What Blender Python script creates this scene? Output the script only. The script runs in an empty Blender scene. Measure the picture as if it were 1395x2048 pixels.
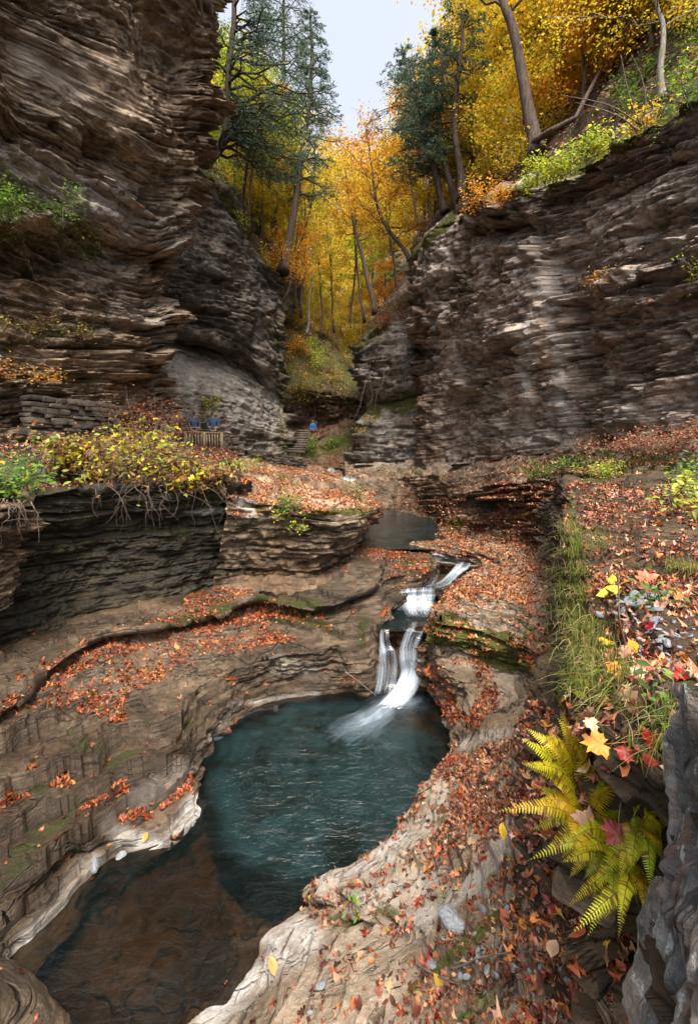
import bpy, bmesh, math, random
import numpy as np
from mathutils import Vector, Matrix
R = math.radians
SC = bpy.context.scene
COL = SC.collection

# ------------------------------------------------------------------ camera
PITCH = 7.0
CAMZ = 5.0
F = 2048 * 16 / 36
cam = bpy.data.cameras.new('camera')
cam.lens = 16; cam.sensor_fit = 'VERTICAL'; cam.sensor_height = 36; cam.sensor_width = 24
cam.clip_start = 0.05; cam.clip_end = 2000
camo = bpy.data.objects.new('camera', cam); COL.objects.link(camo)
camo.location = (0, 0, CAMZ); camo.rotation_euler = (R(90 - PITCH), 0, 0)
SC.camera = camo
SC.render.resolution_x = 697; SC.render.resolution_y = 1024

# ------------------------------------------------------------------ light
SUN_EL, SUN_AZ = 64.0, 166.0           # azimuth from +Y (ahead), negative = to the left
w = bpy.data.worlds.new('World'); SC.world = w; w.use_nodes = True
nt = w.node_tree; nt.nodes.clear()
sky = nt.nodes.new('ShaderNodeTexSky'); sky.sky_type = 'NISHITA'; sky.sun_disc = False
sky.sun_elevation = R(SUN_EL); sky.sun_rotation = R(SUN_AZ)
sky.air_density = 1.0; sky.dust_density = 6.5; sky.ozone_density = .1
bg = nt.nodes.new('ShaderNodeBackground'); bg.inputs['Strength'].default_value = 0.15
wo = nt.nodes.new('ShaderNodeOutputWorld')
hs = nt.nodes.new('ShaderNodeHueSaturation'); hs.inputs['Saturation'].default_value = .42; hs.inputs['Value'].default_value = 1.15
nt.links.new(sky.outputs[0], hs.inputs['Color']); nt.links.new(hs.outputs[0], bg.inputs[0]); nt.links.new(bg.outputs[0], wo.inputs[0])
sl = bpy.data.lights.new('sun', 'SUN'); sl.energy = 2.2; sl.angle = R(26); sl.color = (1, .91, .78)
so = bpy.data.objects.new('sun', sl); COL.objects.link(so)
d = Vector((math.sin(R(SUN_AZ)) * math.cos(R(SUN_EL)), math.cos(R(SUN_AZ)) * math.cos(R(SUN_EL)), math.sin(R(SUN_EL))))
so.rotation_euler = d.to_track_quat('Z', 'Y').to_euler(); so.location = (0, 0, 60)
SC.view_settings.view_transform = 'Standard'; SC.view_settings.look = 'None'
SC.view_settings.exposure = 1.26; SC.view_settings.gamma = 1.0
SC.cycles.max_bounces = 6; SC.cycles.diffuse_bounces = 3; SC.cycles.transparent_max_bounces = 12
SC.cycles.use_fast_gi = False

# ------------------------------------------------------------------ photograph coordinates -> world points
cp, sp = math.cos(R(PITCH)), math.sin(R(PITCH))
def ray(px, py):
    a = (px - 697.5) / F; b = (1024 - py) / F
    return np.array((a, cp + b * sp, -sp + b * cp))
def D(px, py, d):                       # point at depth d along the view axis
    return ray(px, py) * d + np.array((0, 0, CAMZ))
def Z(px, py, z):                       # point on the level z
    r = ray(px, py); return r * ((z - CAMZ) / r[2]) + np.array((0, 0, CAMZ))
def proj(P):
    q = P - np.array((0, 0, CAMZ))
    dep = q[..., 1] * cp - q[..., 2] * sp
    up = q[..., 1] * sp + q[..., 2] * cp
    dd = np.where(np.abs(dep) < .05, .05, dep)
    return 697.5 + F * q[..., 0] / dd, 1024 - F * up / dd, dep

# ------------------------------------------------------------------ noise
def hsh(i, j, k, s):
    with np.errstate(over='ignore'):
        n = (i.astype(np.int64) * 374761393 + j.astype(np.int64) * 668265263 + k.astype(np.int64) * 2147483647 + s * 1274126177) & 0xffffffff
        n = ((n ^ (n >> 13)) * 1274126177) & 0xffffffff
        n = ((n ^ (n >> 16)) * 2246822519) & 0xffffffff
        n = n ^ (n >> 15)
    return n / 4294967296.0
def noise(x, y=0, z=0, s=0):
    x, y, z = np.broadcast_arrays(np.asarray(x, float), np.asarray(y, float), np.asarray(z, float))
    i, j, k = np.floor(x), np.floor(y), np.floor(z)
    fx, fy, fz = x - i, y - j, z - k
    fx, fy, fz = [t * t * (3 - 2 * t) for t in (fx, fy, fz)]
    o = 0
    for a in (0, 1):
        for b in (0, 1):
            for c in (0, 1):
                o = o + hsh(i + a, j + b, k + c, s) * (fx if a else 1 - fx) * (fy if b else 1 - fy) * (fz if c else 1 - fz)
    return o * 2 - 1
def fbm(x, y=0, z=0, s=0, o=4, g=.5):
    r = 0; a = 1.
    for q in range(o):
        r = r + a * noise(np.asarray(x) * 2 ** q, np.asarray(y) * 2 ** q, np.asarray(z) * 2 ** q, s + q * 7); a *= g
    return r
def sstep(a, b, x):
    t = np.clip((x - a) / (b - a), 0, 1); return t * t * (3 - 2 * t)
RNG = np.random.default_rng(7)

# ------------------------------------------------------------------ mesh building
def tag(o, label=None, cat=None, group=None, kind=None):
    if label: o['label'] = label
    if cat: o['category'] = cat
    if group: o['group'] = group
    if kind: o['kind'] = kind
    return o
def mesh(name, V, faces, mat, col=None, uv=None, mask=None, smooth=False):
    """faces: one (n,k) array or a list of them"""
    if not isinstance(faces, list): faces = [faces]
    faces = [np.asarray(f, dtype=np.int32) for f in faces if len(f)]
    me = bpy.data.meshes.new(name)
    V = np.asarray(V, dtype=np.float32)
    me.vertices.add(len(V)); me.vertices.foreach_set('co', V.ravel())
    loops = np.concatenate([f.ravel() for f in faces])
    tot = np.concatenate([np.full(len(f), f.shape[1], dtype=np.int32) for f in faces])
    st = np.concatenate([[0], np.cumsum(tot)[:-1]]).astype(np.int32)
    me.loops.add(len(loops)); me.loops.foreach_set('vertex_index', loops)
    me.polygons.add(len(tot)); me.polygons.foreach_set('loop_start', st); me.polygons.foreach_set('loop_total', tot)
    if smooth: me.polygons.foreach_set('use_smooth', np.ones(len(tot), dtype=bool))
    me.update(calc_edges=True)
    for nm, c in (('Col', col), ('Mask', mask)):
        if c is not None:
            at = me.color_attributes.new(nm, 'FLOAT_COLOR', 'POINT')
            c4 = np.ones((len(V), 4), dtype=np.float32); c4[:, :3] = c
            at.data.foreach_set('color', c4.ravel())
    if uv is not None:
        ul = me.uv_layers.new(name='UVMap')
        ul.data.foreach_set('uv', np.asarray(uv, dtype=np.float32)[loops].ravel())
    me.materials.append(mat)
    return me
def link(name, me, parent=None):
    o = bpy.data.objects.new(name, me); COL.objects.link(o)
    if parent is not None: o.parent = parent
    return o
def empty(name, loc):
    o = bpy.data.objects.new(name, None); COL.objects.link(o); o.location = loc; o.empty_display_size = .2
    return o
class MB:
    """collects pieces (vertices, quads, tris, colours) for one mesh"""
    def __init__(s): s.V = []; s.Q = []; s.T = []; s.C = []; s.n = 0
    def add(s, V, Q=None, T=None, C=None):
        V = np.asarray(V, float); s.V.append(V)
        if Q is not None and len(Q): s.Q.append(np.asarray(Q) + s.n)
        if T is not None and len(T): s.T.append(np.asarray(T) + s.n)
        s.C.append(np.broadcast_to(np.asarray(C if C is not None else (1, 1, 1), float), (len(V), 3)))
        s.n += len(V)
    def build(s, name, mat, parent=None, smooth=True, origin=None):
        V = np.concatenate(s.V)
        if origin is not None: V = V - np.asarray(origin)
        fs = []
        if s.Q: fs.append(np.concatenate(s.Q))
        if s.T: fs.append(np.concatenate(s.T))
        return link(name, mesh(name, V, fs, mat, col=np.concatenate(s.C), smooth=smooth), parent)
    def tube(s, pts, rad, n=6, C=None, cap=True, rough=0, seed=0):
        pts = np.asarray(pts, float); m = len(pts)
        rad = np.broadcast_to(np.asarray(rad, float), (m,))
        t = np.gradient(pts, axis=0); t /= np.linalg.norm(t, axis=1)[:, None] + 1e-9
        ref = np.array((0, 0, 1.)) if abs(t[:, 2]).mean() < .8 else np.array((1., 0, 0))
        a = np.cross(t, ref); a /= np.linalg.norm(a, axis=1)[:, None] + 1e-9
        b = np.cross(t, a)
        th = np.arange(n) * 2 * math.pi / n
        ro = rad[:, None] * np.ones(n)
        if rough: ro = ro * (1 + rough * fbm(np.arange(m)[:, None] * .35 + 0 * th, th[None] * 1.1, 0, seed, 3))
        V = pts[:, None] + ro[..., None] * (np.cos(th)[None, :, None] * a[:, None] + np.sin(th)[None, :, None] * b[:, None])
        V = V.reshape(-1, 3)
        i = np.arange(m - 1)[:, None] * n; j = np.arange(n)[None]; k = (j + 1) % n
        Q = np.stack([i + j, i + k, i + n + k, i + n + j], -1).reshape(-1, 4)
        T = None
        if cap:
            V = np.concatenate([V, pts[:1], pts[-1:]])
            jj = np.arange(n); kk = (jj + 1) % n
            T = np.concatenate([np.stack([kk, jj, np.full(n, m * n)], -1), np.stack([(m - 1) * n + jj, (m - 1) * n + kk, np.full(n, m * n + 1)], -1)])
        s.add(V, Q, T, C)
    def box(s, c, sx, sy, sz, rz=0, C=None, jit=0, rng=RNG):
        v = np.array([(x, y, z) for x in (-1, 1) for y in (-1, 1) for z in (-1, 1)], float) * (sx / 2, sy / 2, sz / 2)
        if jit: v = v + rng.normal(0, jit, v.shape)
        ca, sa = math.cos(rz), math.sin(rz)
        v = v @ np.array(((ca, sa, 0), (-sa, ca, 0), (0, 0, 1))) + np.asarray(c)
        s.add(v, [(0, 1, 3, 2), (4, 6, 7, 5), (0, 4, 5, 1), (2, 3, 7, 6), (0, 2, 6, 4), (1, 5, 7, 3)], None, C)
def cr(P, n_per):
    """Catmull-Rom through P (k,...) with n_per[i] samples in segment i; returns samples"""
    P = np.asarray(P, float); k = len(P); out = []
    E = np.concatenate([2 * P[:1] - P[1:2], P, 2 * P[-1:] - P[-2:-1]])
    for i in range(k - 1):
        n = n_per[i] if hasattr(n_per, '__len__') else n_per
        t = np.arange(n) / n
        t = t.reshape((-1,) + (1,) * (P.ndim - 1))
        a, b, c, d = E[i], E[i + 1], E[i + 2], E[i + 3]
        out.append(.5 * ((2 * b) + (c - a) * t + (2 * a - 5 * b + 4 * c - d) * t ** 2 + (3 * b - a - 3 * c + d) * t ** 3))
    out.append(P[-1:]); return np.concatenate(out)
def lin(P, n_per):
    P = np.asarray(P, float); out = []
    for i in range(len(P) - 1):
        n = n_per[i] if hasattr(n_per, '__len__') else n_per
        t = (np.arange(n) / n).reshape((-1,) + (1,) * (P.ndim - 1))
        out.append(P[i] * (1 - t) + P[i + 1] * t)
    out.append(P[-1:]); return np.concatenate(out)
def seg_dist(px, py, pts):
    best = np.full(px.shape, 1e9)
    if len(pts) == 1: return np.hypot(px - pts[0][0], py - pts[0][1])
    for (x0, y0), (x1, y1) in zip(pts[:-1], pts[1:]):
        dx, dy = x1 - x0, y1 - y0
        t = np.clip(((px - x0) * dx + (py - y0) * dy) / (dx * dx + dy * dy + 1e-9), 0, 1)
        best = np.minimum(best, np.hypot(px - x0 - t * dx, py - y0 - t * dy))
    return best
def ledge_lift(px, py, pts, L):
    best = np.full(px.shape, 1e9); side = np.zeros(px.shape); fade = np.ones(px.shape); n = len(pts) - 1
    tot = 0
    for i, ((x0, y0), (x1, y1)) in enumerate(zip(pts[:-1], pts[1:])):
        dx, dy = x1 - x0, y1 - y0; ll = math.hypot(dx, dy)
        t = ((px - x0) * dx + (py - y0) * dy) / (ll * ll); tc = np.clip(t, 0, 1)
        d_ = np.hypot(px - x0 - tc * dx, py - y0 - tc * dy); m_ = d_ < best
        best = np.where(m_, d_, best); side = np.where(m_, dx * (py - y0) - dy * (px - x0), side)
        f = np.ones(px.shape)
        if i == 0: f = np.minimum(f, np.clip(tc * ll / 35, 0, 1))
        if i == n - 1: f = np.minimum(f, np.clip((1 - tc) * ll / 35, 0, 1))
        fade = np.where(m_, f, fade)
    up = side < 0
    return fade * np.where(up, np.exp(-best / L), -.35 * np.exp(-best / (L * .35)))
def inpoly(px, py, poly):
    r = np.zeros(px.shape, bool); n = len(poly)
    for i in range(n):
        x0, y0 = poly[i]; x1, y1 = poly[(i + 1) % n]
        if y0 == y1: continue
        c = ((y0 > py) != (y1 > py)) & (px < (x1 - x0) * (py - y0) / (y1 - y0) + x0)
        r ^= c
    return r

# ------------------------------------------------------------------ materials
class NT:
    def __init__(s, name):
        s.m = bpy.data.materials.new(name); s.m.use_nodes = True; s.t = s.m.node_tree; s.t.nodes.clear()
        s.out = s.n('ShaderNodeOutputMaterial')
    def n(s, t, **k):
        q = s.t.nodes.new(t)
        for a, b in k.items(): setattr(q, a, b)
        return q
    def l(s, a, b): s.t.links.new(a, b)
    def val(s, sock, v):
        if hasattr(v, 'is_linked') or hasattr(v, 'links'): s.l(v, sock)
        else: sock.default_value = v
    def math(s, op, a, b=0., c=None, clamp=False):
        q = s.n('ShaderNodeMath', operation=op, use_clamp=clamp); s.val(q.inputs[0], a); s.val(q.inputs[1], b)
        if c is not None: s.val(q.inputs[2], c)
        return q.outputs[0]
    def mix(s, f, a, b, blend='MIX'):
        q = s.n('ShaderNodeMix', data_type='RGBA', blend_type=blend)
        s.val(q.inputs[0], f)
        for k, v in ((6, a), (7, b)):
            if isinstance(v, tuple): v = (*v, 1) if len(v) == 3 else v
            s.val(q.inputs[k], v)
        return q.outputs[2]
    def mapping(s, vec, scale, loc=(0, 0, 0)):
        q = s.n('ShaderNodeMapping'); s.l(vec, q.inputs[0]); q.inputs['Scale'].default_value = scale; q.inputs['Location'].default_value = loc
        return q.outputs[0]
    def noise(s, vec, scale=1, detail=6, rough=.6, dist=0):
        q = s.n('ShaderNodeTexNoise'); s.l(vec, q.inputs['Vector']); q.inputs['Scale'].default_value = scale
        q.inputs['Detail'].default_value = detail; q.inputs['Roughness'].default_value = rough; q.inputs['Distortion'].default_value = dist
        return q.outputs[0]
    def ramp(s, f, stops):
        q = s.n('ShaderNodeValToRGB'); s.l(f, q.inputs[0]); e = q.color_ramp.elements
        while len(e) < len(stops): e.new(.5)
        for i, (p, c) in enumerate(stops):
            e[i].position = p; e[i].color = (*c, 1) if hasattr(c, '__len__') else (c, c, c, 1)
        return q.outputs[0]
    def attr(s, name):
        return s.n('ShaderNodeAttribute', attribute_name=name)
def rock_mat(name, dark, mid, light, pale=(.42, .40, .37), moss=(.062, .062, .010), rough=.62, bump=.7, darkrough=.28, speck=.0, fine=1.0, ground=False):
    m = NT(name); b = m.n('ShaderNodeBsdfPrincipled')
    uv = m.n('ShaderNodeTexCoord'); UV = uv.outputs['UV']; OB = uv.outputs['Object']
    if ground:
        n1 = m.noise(m.mapping(OB, (1.3, 1.3, 4)), 1, 9, .68, .3)
        n2 = m.noise(m.mapping(OB, (7, 7, 17 * fine), (3, 7, 0)), 1, 8, .72, .2)
        vc = m.mapping(OB, (2.2, 2.2, 14))
    else:
        n1 = m.noise(m.mapping(UV, (1.5, 3.4, 1)), 1, 8, .68, .4)
        n2 = m.noise(m.mapping(UV, (7, 15 * fine, 1), (3, 7, 0)), 1, 8, .72, .3)
        vc = m.mapping(UV, (2.3, 8.5, 1))
    vo = m.n('ShaderNodeTexVoronoi', distance='CHEBYCHEV'); vo.inputs['Scale'].default_value = 1.; vo.inputs['Randomness'].default_value = .9
    vd = m.n('ShaderNodeVectorMath', operation='ADD'); m.l(vc, vd.inputs[0]); dn = m.n('ShaderNodeTexNoise'); m.l(OB, dn.inputs['Vector']); dn.inputs['Scale'].default_value = 2.5
    sc_ = m.n('ShaderNodeVectorMath', operation='SCALE'); m.l(dn.outputs['Color'], sc_.inputs[0]); sc_.inputs['Scale'].default_value = 1.1; m.l(sc_.outputs[0], vd.inputs[1]); m.l(vd.outputs[0], vo.inputs['Vector'])
    cell = m.n('ShaderNodeSeparateColor'); m.l(vo.outputs['Color'], cell.inputs[0]); cell = cell.outputs[0]
    n3 = m.noise(OB, 1.3, 8, .62)
    n4 = m.noise(OB, 9, 6, .7)
    n5 = m.noise(OB, .28, 3, .5)
    f = m.math('ADD', m.math('MULTIPLY', n1, .42), m.math('MULTIPLY', n3, .30))
    f = m.math('ADD', f, m.math('MULTIPLY', n2, .22)); f = m.math('ADD', f, m.math('MULTIPLY', n4, .24)); f = m.math('SUBTRACT', f, .04)
    f = m.math('ADD', f, m.math('MULTIPLY', m.math('SUBTRACT', n5, .5), .25))
    f = m.math('ADD', f, m.math('MULTIPLY', m.math('SUBTRACT', cell, .5), .03 if ground else .11))
    col = m.ramp(f, [(.40, dark), (.535, mid), (.68, light)])
    # thin dark bedding seams
    sv = m.mapping(OB, (.35, .35, 15)) if ground else m.mapping(UV, (.30, 6.5, 1))
    sn = m.math('ABSOLUTE', m.math('SUBTRACT', m.noise(sv, 1, 4, .55, .25), .5))
    seam = m.math('MULTIPLY', m.ramp(sn, [(.003, 1.), (.016, 0.)]), m.ramp(m.noise(OB, 1.1, 4, .6), [(.42, 0.), (.52, 1.)]))
    col = m.mix(m.math('MULTIPLY', seam, .78), col, tuple(c * .35 for c in dark))
    # warm and cool patches of the stone itself
    warm = m.ramp(m.noise(OB, .7, 4, .6), [(.42, 0.), (.62, 1.)])
    col = m.mix(m.math('MULTIPLY', warm, .18 if ground else .4), col, m.mix(1., col, (1.22, .95, .70), 'MULTIPLY'))
    ms = m.n('ShaderNodeSeparateColor'); m.l(m.attr('Mask').outputs['Color'], ms.inputs[0])
    if ground:
        ck = m.n('ShaderNodeTexVoronoi', feature='DISTANCE_TO_EDGE'); ck.inputs['Scale'].default_value = 1.
        cd = m.n('ShaderNodeVectorMath', operation='ADD'); m.l(m.mapping(OB, (.75, 1.25, 2.2)), cd.inputs[0]); cs = m.n('ShaderNodeVectorMath', operation='SCALE'); m.l(dn.outputs['Color'], cs.inputs[0]); cs.inputs['Scale'].default_value = .45; m.l(cs.outputs[0], cd.inputs[1]); m.l(cd.outputs[0], ck.inputs['Vector'])
        crk = m.ramp(ck.outputs['Distance'], [(.004, 1.), (.022, 0.)])
        crk = m.math('MULTIPLY', crk, m.ramp(m.noise(OB, .9, 3, .5), [(.45, 0.), (.55, 1.)]))
        col = m.mix(m.math('MULTIPLY', crk, .8), col, (.02, .015, .01))
    # pale stone, crusts of lichen and lime
    pn = m.ramp(m.noise(OB, 3.2, 8, .7), [(.38, 0.), (.56, 1.)])
    col = m.mix(m.math('MULTIPLY', ms.outputs[1], m.math('ADD', m.math('MULTIPLY', pn, .75), .25), clamp=True), col, pale)
    if speck:
        sp_ = m.ramp(m.noise(OB, 22, 4, .65), [(.60, 0.), (.66, 1.)])
        sp2 = m.ramp(m.noise(OB, 1.7, 4, .6), [(.45, 0.), (.6, 1.)])
        col = m.mix(m.math('MULTIPLY', m.math('MULTIPLY', sp_, sp2), speck), col, (.5, .47, .43))
    if name == 'fore_rock':
        st_ = m.noise(m.mapping(OB, (9, 9, 1.6)), 1, 5, .6, .6)
        col = m.mix(m.ramp(st_, [(.44, 0.), (.56, .8)]), col, (.10, .105, .11))
        st_ = m.noise(m.mapping(OB, (7, 7, 2.2), (4, 2, 1)), 1, 6, .7, .8)
        col = m.mix(m.ramp(st_, [(.54, 0.), (.62, .75)]), col, (.23, .12, .08))
        st_ = m.noise(m.mapping(OB, (13, 13, 3), (9, 2, 1)), 1, 6, .7, .8)
        col = m.mix(m.ramp(st_, [(.58, 0.), (.62, .9)]), col, (.46, .50, .47))
    # mask B browns and darkens: wet stone, soil stain, shade painted into recesses
    col = m.mix(ms.outputs[2], col, m.mix(1., col, (.42, .33, .24), 'MULTIPLY'))
    mn = m.noise(OB, 5, 8, .72)
    mn2 = m.noise(OB, 1.6, 5, .65)
    mf = m.math('MULTIPLY_ADD', m.math('SUBTRACT', mn, .5), 2.6, m.math('MULTIPLY', ms.outputs[0], 1.15))
    mf = m.math('MULTIPLY_ADD', m.math('SUBTRACT', mn2, .5), 1.8, mf)
    mf = m.ramp(mf, [(.46, 0.), (.72, 1.)])
    mcol = m.mix(m.noise(OB, 30, 3, .6), tuple(c * .5 for c in moss), tuple(c * 1.7 for c in moss))
    col = m.mix(mf, col, mcol)
    m.l(col, b.inputs['Base Color']); b.inputs['Specular IOR Level'].default_value = .32
    ro = m.math('SUBTRACT', m.math('MULTIPLY_ADD', n4, .3, rough - .15), m.math('MULTIPLY', ms.outputs[2], rough - darkrough))
    ro = m.math('ADD', ro, m.math('MULTIPLY', mf, .25), clamp=True)
    m.l(ro, b.inputs['Roughness'])
    h = m.math('ADD', m.math('MULTIPLY', n2, 1.0), m.math('MULTIPLY', n4, .7))
    h = m.math('ADD', h, m.math('MULTIPLY', cell, 0. if ground else .35))
    h = m.math('ADD', h, m.math('MULTIPLY', m.noise(OB, 34, 5, .7), .35))
    h = m.math('ADD', h, m.math('MULTIPLY', m.math('MULTIPLY', mn, mf), .6))
    h = m.math('SUBTRACT', h, m.math('MULTIPLY', seam, .8))
    if ground: h = m.math('SUBTRACT', h, crk)
    bp = m.n('ShaderNodeBump'); bp.inputs['Strength'].default_value = bump; bp.inputs['Distance'].default_value = .06
    m.l(h, bp.inputs['Height']); m.l(bp.outputs[0], b.inputs['Normal'])
    m.l(b.outputs[0], m.out.inputs[0]); return m.m
def leaf_mat(name, trans=.35, rough=.55, var=.25):
    m = NT(name); c = m.attr('Col').outputs['Color']
    g = m.n('ShaderNodeNewGeometry')
    nz = m.noise(m.n('ShaderNodeTexCoord').outputs['Object'], 40, 3, .6)
    c = m.mix(m.math('MULTIPLY', nz, var), c, m.mix(1., c, (.45, .35, .3), 'MULTIPLY'))
    b = m.n('ShaderNodeBsdfPrincipled'); m.l(c, b.inputs['Base Color']); b.inputs['Roughness'].default_value = rough
    t = m.n('ShaderNodeBsdfTranslucent'); m.l(c, t.inputs[0])
    x = m.n('ShaderNodeMixShader'); x.inputs[0].default_value = trans
    m.l(b.outputs[0], x.inputs[1]); m.l(t.outputs[0], x.inputs[2]); m.l(x.outputs[0], m.out.inputs[0]); return m.m
def plain_mat(name, c1, c2, scale=(6, 6, 6), rough=.75, bump=.4, dist=.02, col=False):
    m = NT(name); b = m.n('ShaderNodeBsdfPrincipled'); tc = m.n('ShaderNodeTexCoord').outputs['Object']
    n = m.noise(m.mapping(tc, scale), 1, 8, .65)
    c = m.ramp(n, [(.35, c1), (.65, c2)])
    if col: c = m.mix(1., c, m.attr('Col').outputs['Color'], 'MULTIPLY')
    m.l(c, b.inputs['Base Color']); b.inputs['Roughness'].default_value = rough
    bp = m.n('ShaderNodeBump'); bp.inputs['Strength'].default_value = bump; bp.inputs['Distance'].default_value = dist
    m.l(n, bp.inputs['Height']); m.l(bp.outputs[0], b.inputs['Normal']); m.l(b.outputs[0], m.out.inputs[0]); return m.m

M = {}
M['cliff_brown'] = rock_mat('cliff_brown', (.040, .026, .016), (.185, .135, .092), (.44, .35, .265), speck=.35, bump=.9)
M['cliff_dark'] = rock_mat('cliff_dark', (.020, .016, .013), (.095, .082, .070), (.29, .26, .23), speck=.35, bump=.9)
M['cliff_grey'] = rock_mat('cliff_grey', (.050, .036, .028), (.25, .200, .165), (.54, .47, .41), speck=.8, bump=.9)
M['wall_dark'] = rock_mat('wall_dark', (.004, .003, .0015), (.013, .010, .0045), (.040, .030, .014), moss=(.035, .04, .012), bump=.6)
M['ledge'] = rock_mat('ledge', (.032, .022, .013), (.15, .110, .075), (.36, .28, .20), bump=.9)
M['terrace'] = rock_mat('terrace', (.014, .009, .005), (.058, .040, .024), (.155, .112, .072), moss=(.030, .031, .005), bump=.8, speck=.12, fine=.8, ground=True)
M['bank'] = rock_mat('bank', (.052, .034, .021), (.165, .122, .082), (.36, .29, .215), bump=.85, speck=.4, fine=.8, ground=True)
M['soil'] = rock_mat('soil', (.018, .012, .007), (.055, .036, .02), (.11, .075, .042), moss=(.07, .085, .012), rough=.9, bump=1.0, ground=True)
M['fore_rock'] = rock_mat('fore_rock', (.06, .048, .038), (.18, .15, .125), (.33, .29, .26), pale=(.40, .44, .42), bump=.8, speck=.5)
M['leaf'] = leaf_mat('fallen_leaf_mat', .15, .5, .5)
M['foliage'] = leaf_mat('foliage_mat', .5, .5, .15)
M['bark'] = plain_mat('bark', (.022, .013, .009), (.105, .068, .048), (9, 9, 1.6), .9, .9, .05)
M['bark_pale'] = plain_mat('bark_pale', (.10, .085, .07), (.27, .24, .2), (9, 9, 2), .85, .7, .03)
M['twig'] = plain_mat('twig', (.05, .035, .025), (.16, .115, .085), (20, 20, 8), .8, .4)

# ------------------------------------------------------------------ rock sheets lofted through traced bed lines
SHEETS = {}
def strata(U, S, layers, seed):
    o = 0
    for q, (t, a, bw) in enumerate(layers):
        sd = seed + q * 31
        W = S / t + .55 * noise(S / t * .45, 0, 0, sd + 1) + .35 * fbm(U / bw * .35, S / t * .15, 0, sd + 2, 3)
        k = np.floor(W); f = W - k
        c = U / bw + hsh(k, 0 * k, 0 * k, sd + 3) * 7 + .25 * noise(S / t * 1.3, U / bw, 0, sd + 9)
        ci = np.floor(c)
        blk = hsh(ci, k, 0 * k, sd + 4) - .5
        blk2 = hsh(ci + 1, k, 0 * k, sd + 4) - .5
        e = sstep(.90, 1.0, c - ci)
        blk = blk * (1 - e) + blk2 * e
        sm = noise(U / bw * .5, k * 3.7, 0, sd + 5)
        lay = hsh(k, 0 * k + 5, 0 * k, sd + 6) - .5
        o = o + a * (1.25 * blk + .4 * sm + .5 * lay + .25 * (f - .5)) - a * .4 * sstep(.2, .0, f)
    return o
def loft(name, rows, mat, mode='d', step=2.6, vsmooth=False, S='row', layers=((.55, .3, 1.6), (.17, .12, .7), (.06, .045, .35)),
         gen=.12, gscale=.5, stair=None, masks=(), bumps=(), seed=1, wall=(.35, .75), label=None, flat=.35, link_it=True, maxseg=900, dmask=None, grooves=(), rough3=.13, ledges=()):
    C = []
    for row in rows:
        r = []
        for p in row:
            mo = p[3] if len(p) > 3 else mode
            r.append(D(*p[:3]) if mo == 'd' else Z(*p[:3]) if mo == 'z' else np.array(p[:3], float))
        C.append(r)
    C = np.array(C)
    qx, qy, _ = proj(C)
    qx = np.clip(qx, -250, 1650); qy = np.clip(qy, -300, 2350)
    st = step
    nu = [int(max(2, min(maxseg, np.hypot(np.diff(qx, axis=1)[:, i], np.diff(qy, axis=1)[:, i]).max()) / st)) for i in range(C.shape[1] - 1)]
    nv = [int(max(2, min(maxseg, np.hypot(np.diff(qx, axis=0)[i], np.diff(qy, axis=0)[i]).max()) / st)) for i in range(C.shape[0] - 1)]
    A = np.stack([cr(r, nu) for r in C])                    # rows x NU
    P = (cr if vsmooth else lin)(A, nv)
    zr = np.array([r[:, 2].mean() for r in C]); 
    if S == 'row':
        for i in range(1, len(zr)): zr[i] = zr[i - 1] + max(abs(zr[i] - zr[i - 1]), .02)
        Sv = lin(zr, nv)[:, None] + 0 * P[..., 2]
    else: Sv = P[..., 2].copy()
    mid = P[P.shape[0] // 2]
    U = np.concatenate([[0], np.cumsum(np.linalg.norm(np.diff(mid, axis=0), axis=1))])[None] + 0 * Sv
    if S == 'u': Sv = U * 1.; U = P[..., 2] * 1.
    def normals(P):
        gu = np.gradient(P, axis=1); gv = np.gradient(P, axis=0)
        n = np.cross(gu, gv); n /= np.linalg.norm(n, axis=2)[..., None] + 1e-9
        return n
    N = normals(P)
    s = np.sign(np.sum(N * (np.array((0, 0, CAMZ)) - P)))
    if s < 0: N = -N
    px, py, dep = proj(P)
    for (bx, by, rx, ry, am) in bumps:
        P = P + N * (am * np.exp(-((px - bx) / rx) ** 2 - ((py - by) / ry) ** 2))[..., None]
    for (gp, gw, ga) in grooves:
        gd = seg_dist(px + 5 * noise(P[..., 0] * 4, P[..., 1] * 4, P[..., 2] * 4, 3), py + 5 * noise(P[..., 0] * 4, P[..., 1] * 4, P[..., 2] * 4, 4), gp)
        P = P - N * (ga * (1 - sstep(gw * .3, gw, gd)))[..., None]
    wl = 1 - sstep(1 - wall[1], 1 - wall[0], np.abs(N[..., 2])) if True else 0
    g = gen * fbm(P[..., 0] * gscale, P[..., 1] * gscale, P[..., 2] * gscale, seed, 5)
    off = g
    if layers: off = off + (wl + (1 - wl) * flat * .25) * (.55 + .9 * sstep(-.5, .5, fbm(U * .45, Sv * .8, 0, seed + 90, 3))) * strata(U + P[..., 2] * .1, Sv + .05 * g, layers, seed)
    off = off + rough3 * wl * (fbm(P[..., 0] * 3.2, P[..., 1] * 3.2, P[..., 2] * 4.5, seed + 60, 4) - .5 * np.abs(fbm(P[..., 0] * 1.6, P[..., 1] * 1.6, P[..., 2] * 2.2, seed + 61, 3)))
    off = off + (1 - wl) * flat * .12 * fbm(P[..., 0] * 1.1, P[..., 1] * 1.1, P[..., 2] * 1.1, seed + 50, 5)
    if dmask is not None: off = off * dmask(px, py)
    Nh = N * np.array((1, 1, .35)); Nh /= np.linalg.norm(Nh, axis=2)[..., None] + 1e-9
    Nm = Nh * wl[..., None] + N * (1 - wl[..., None])
    P = P + Nm * off[..., None]
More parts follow.
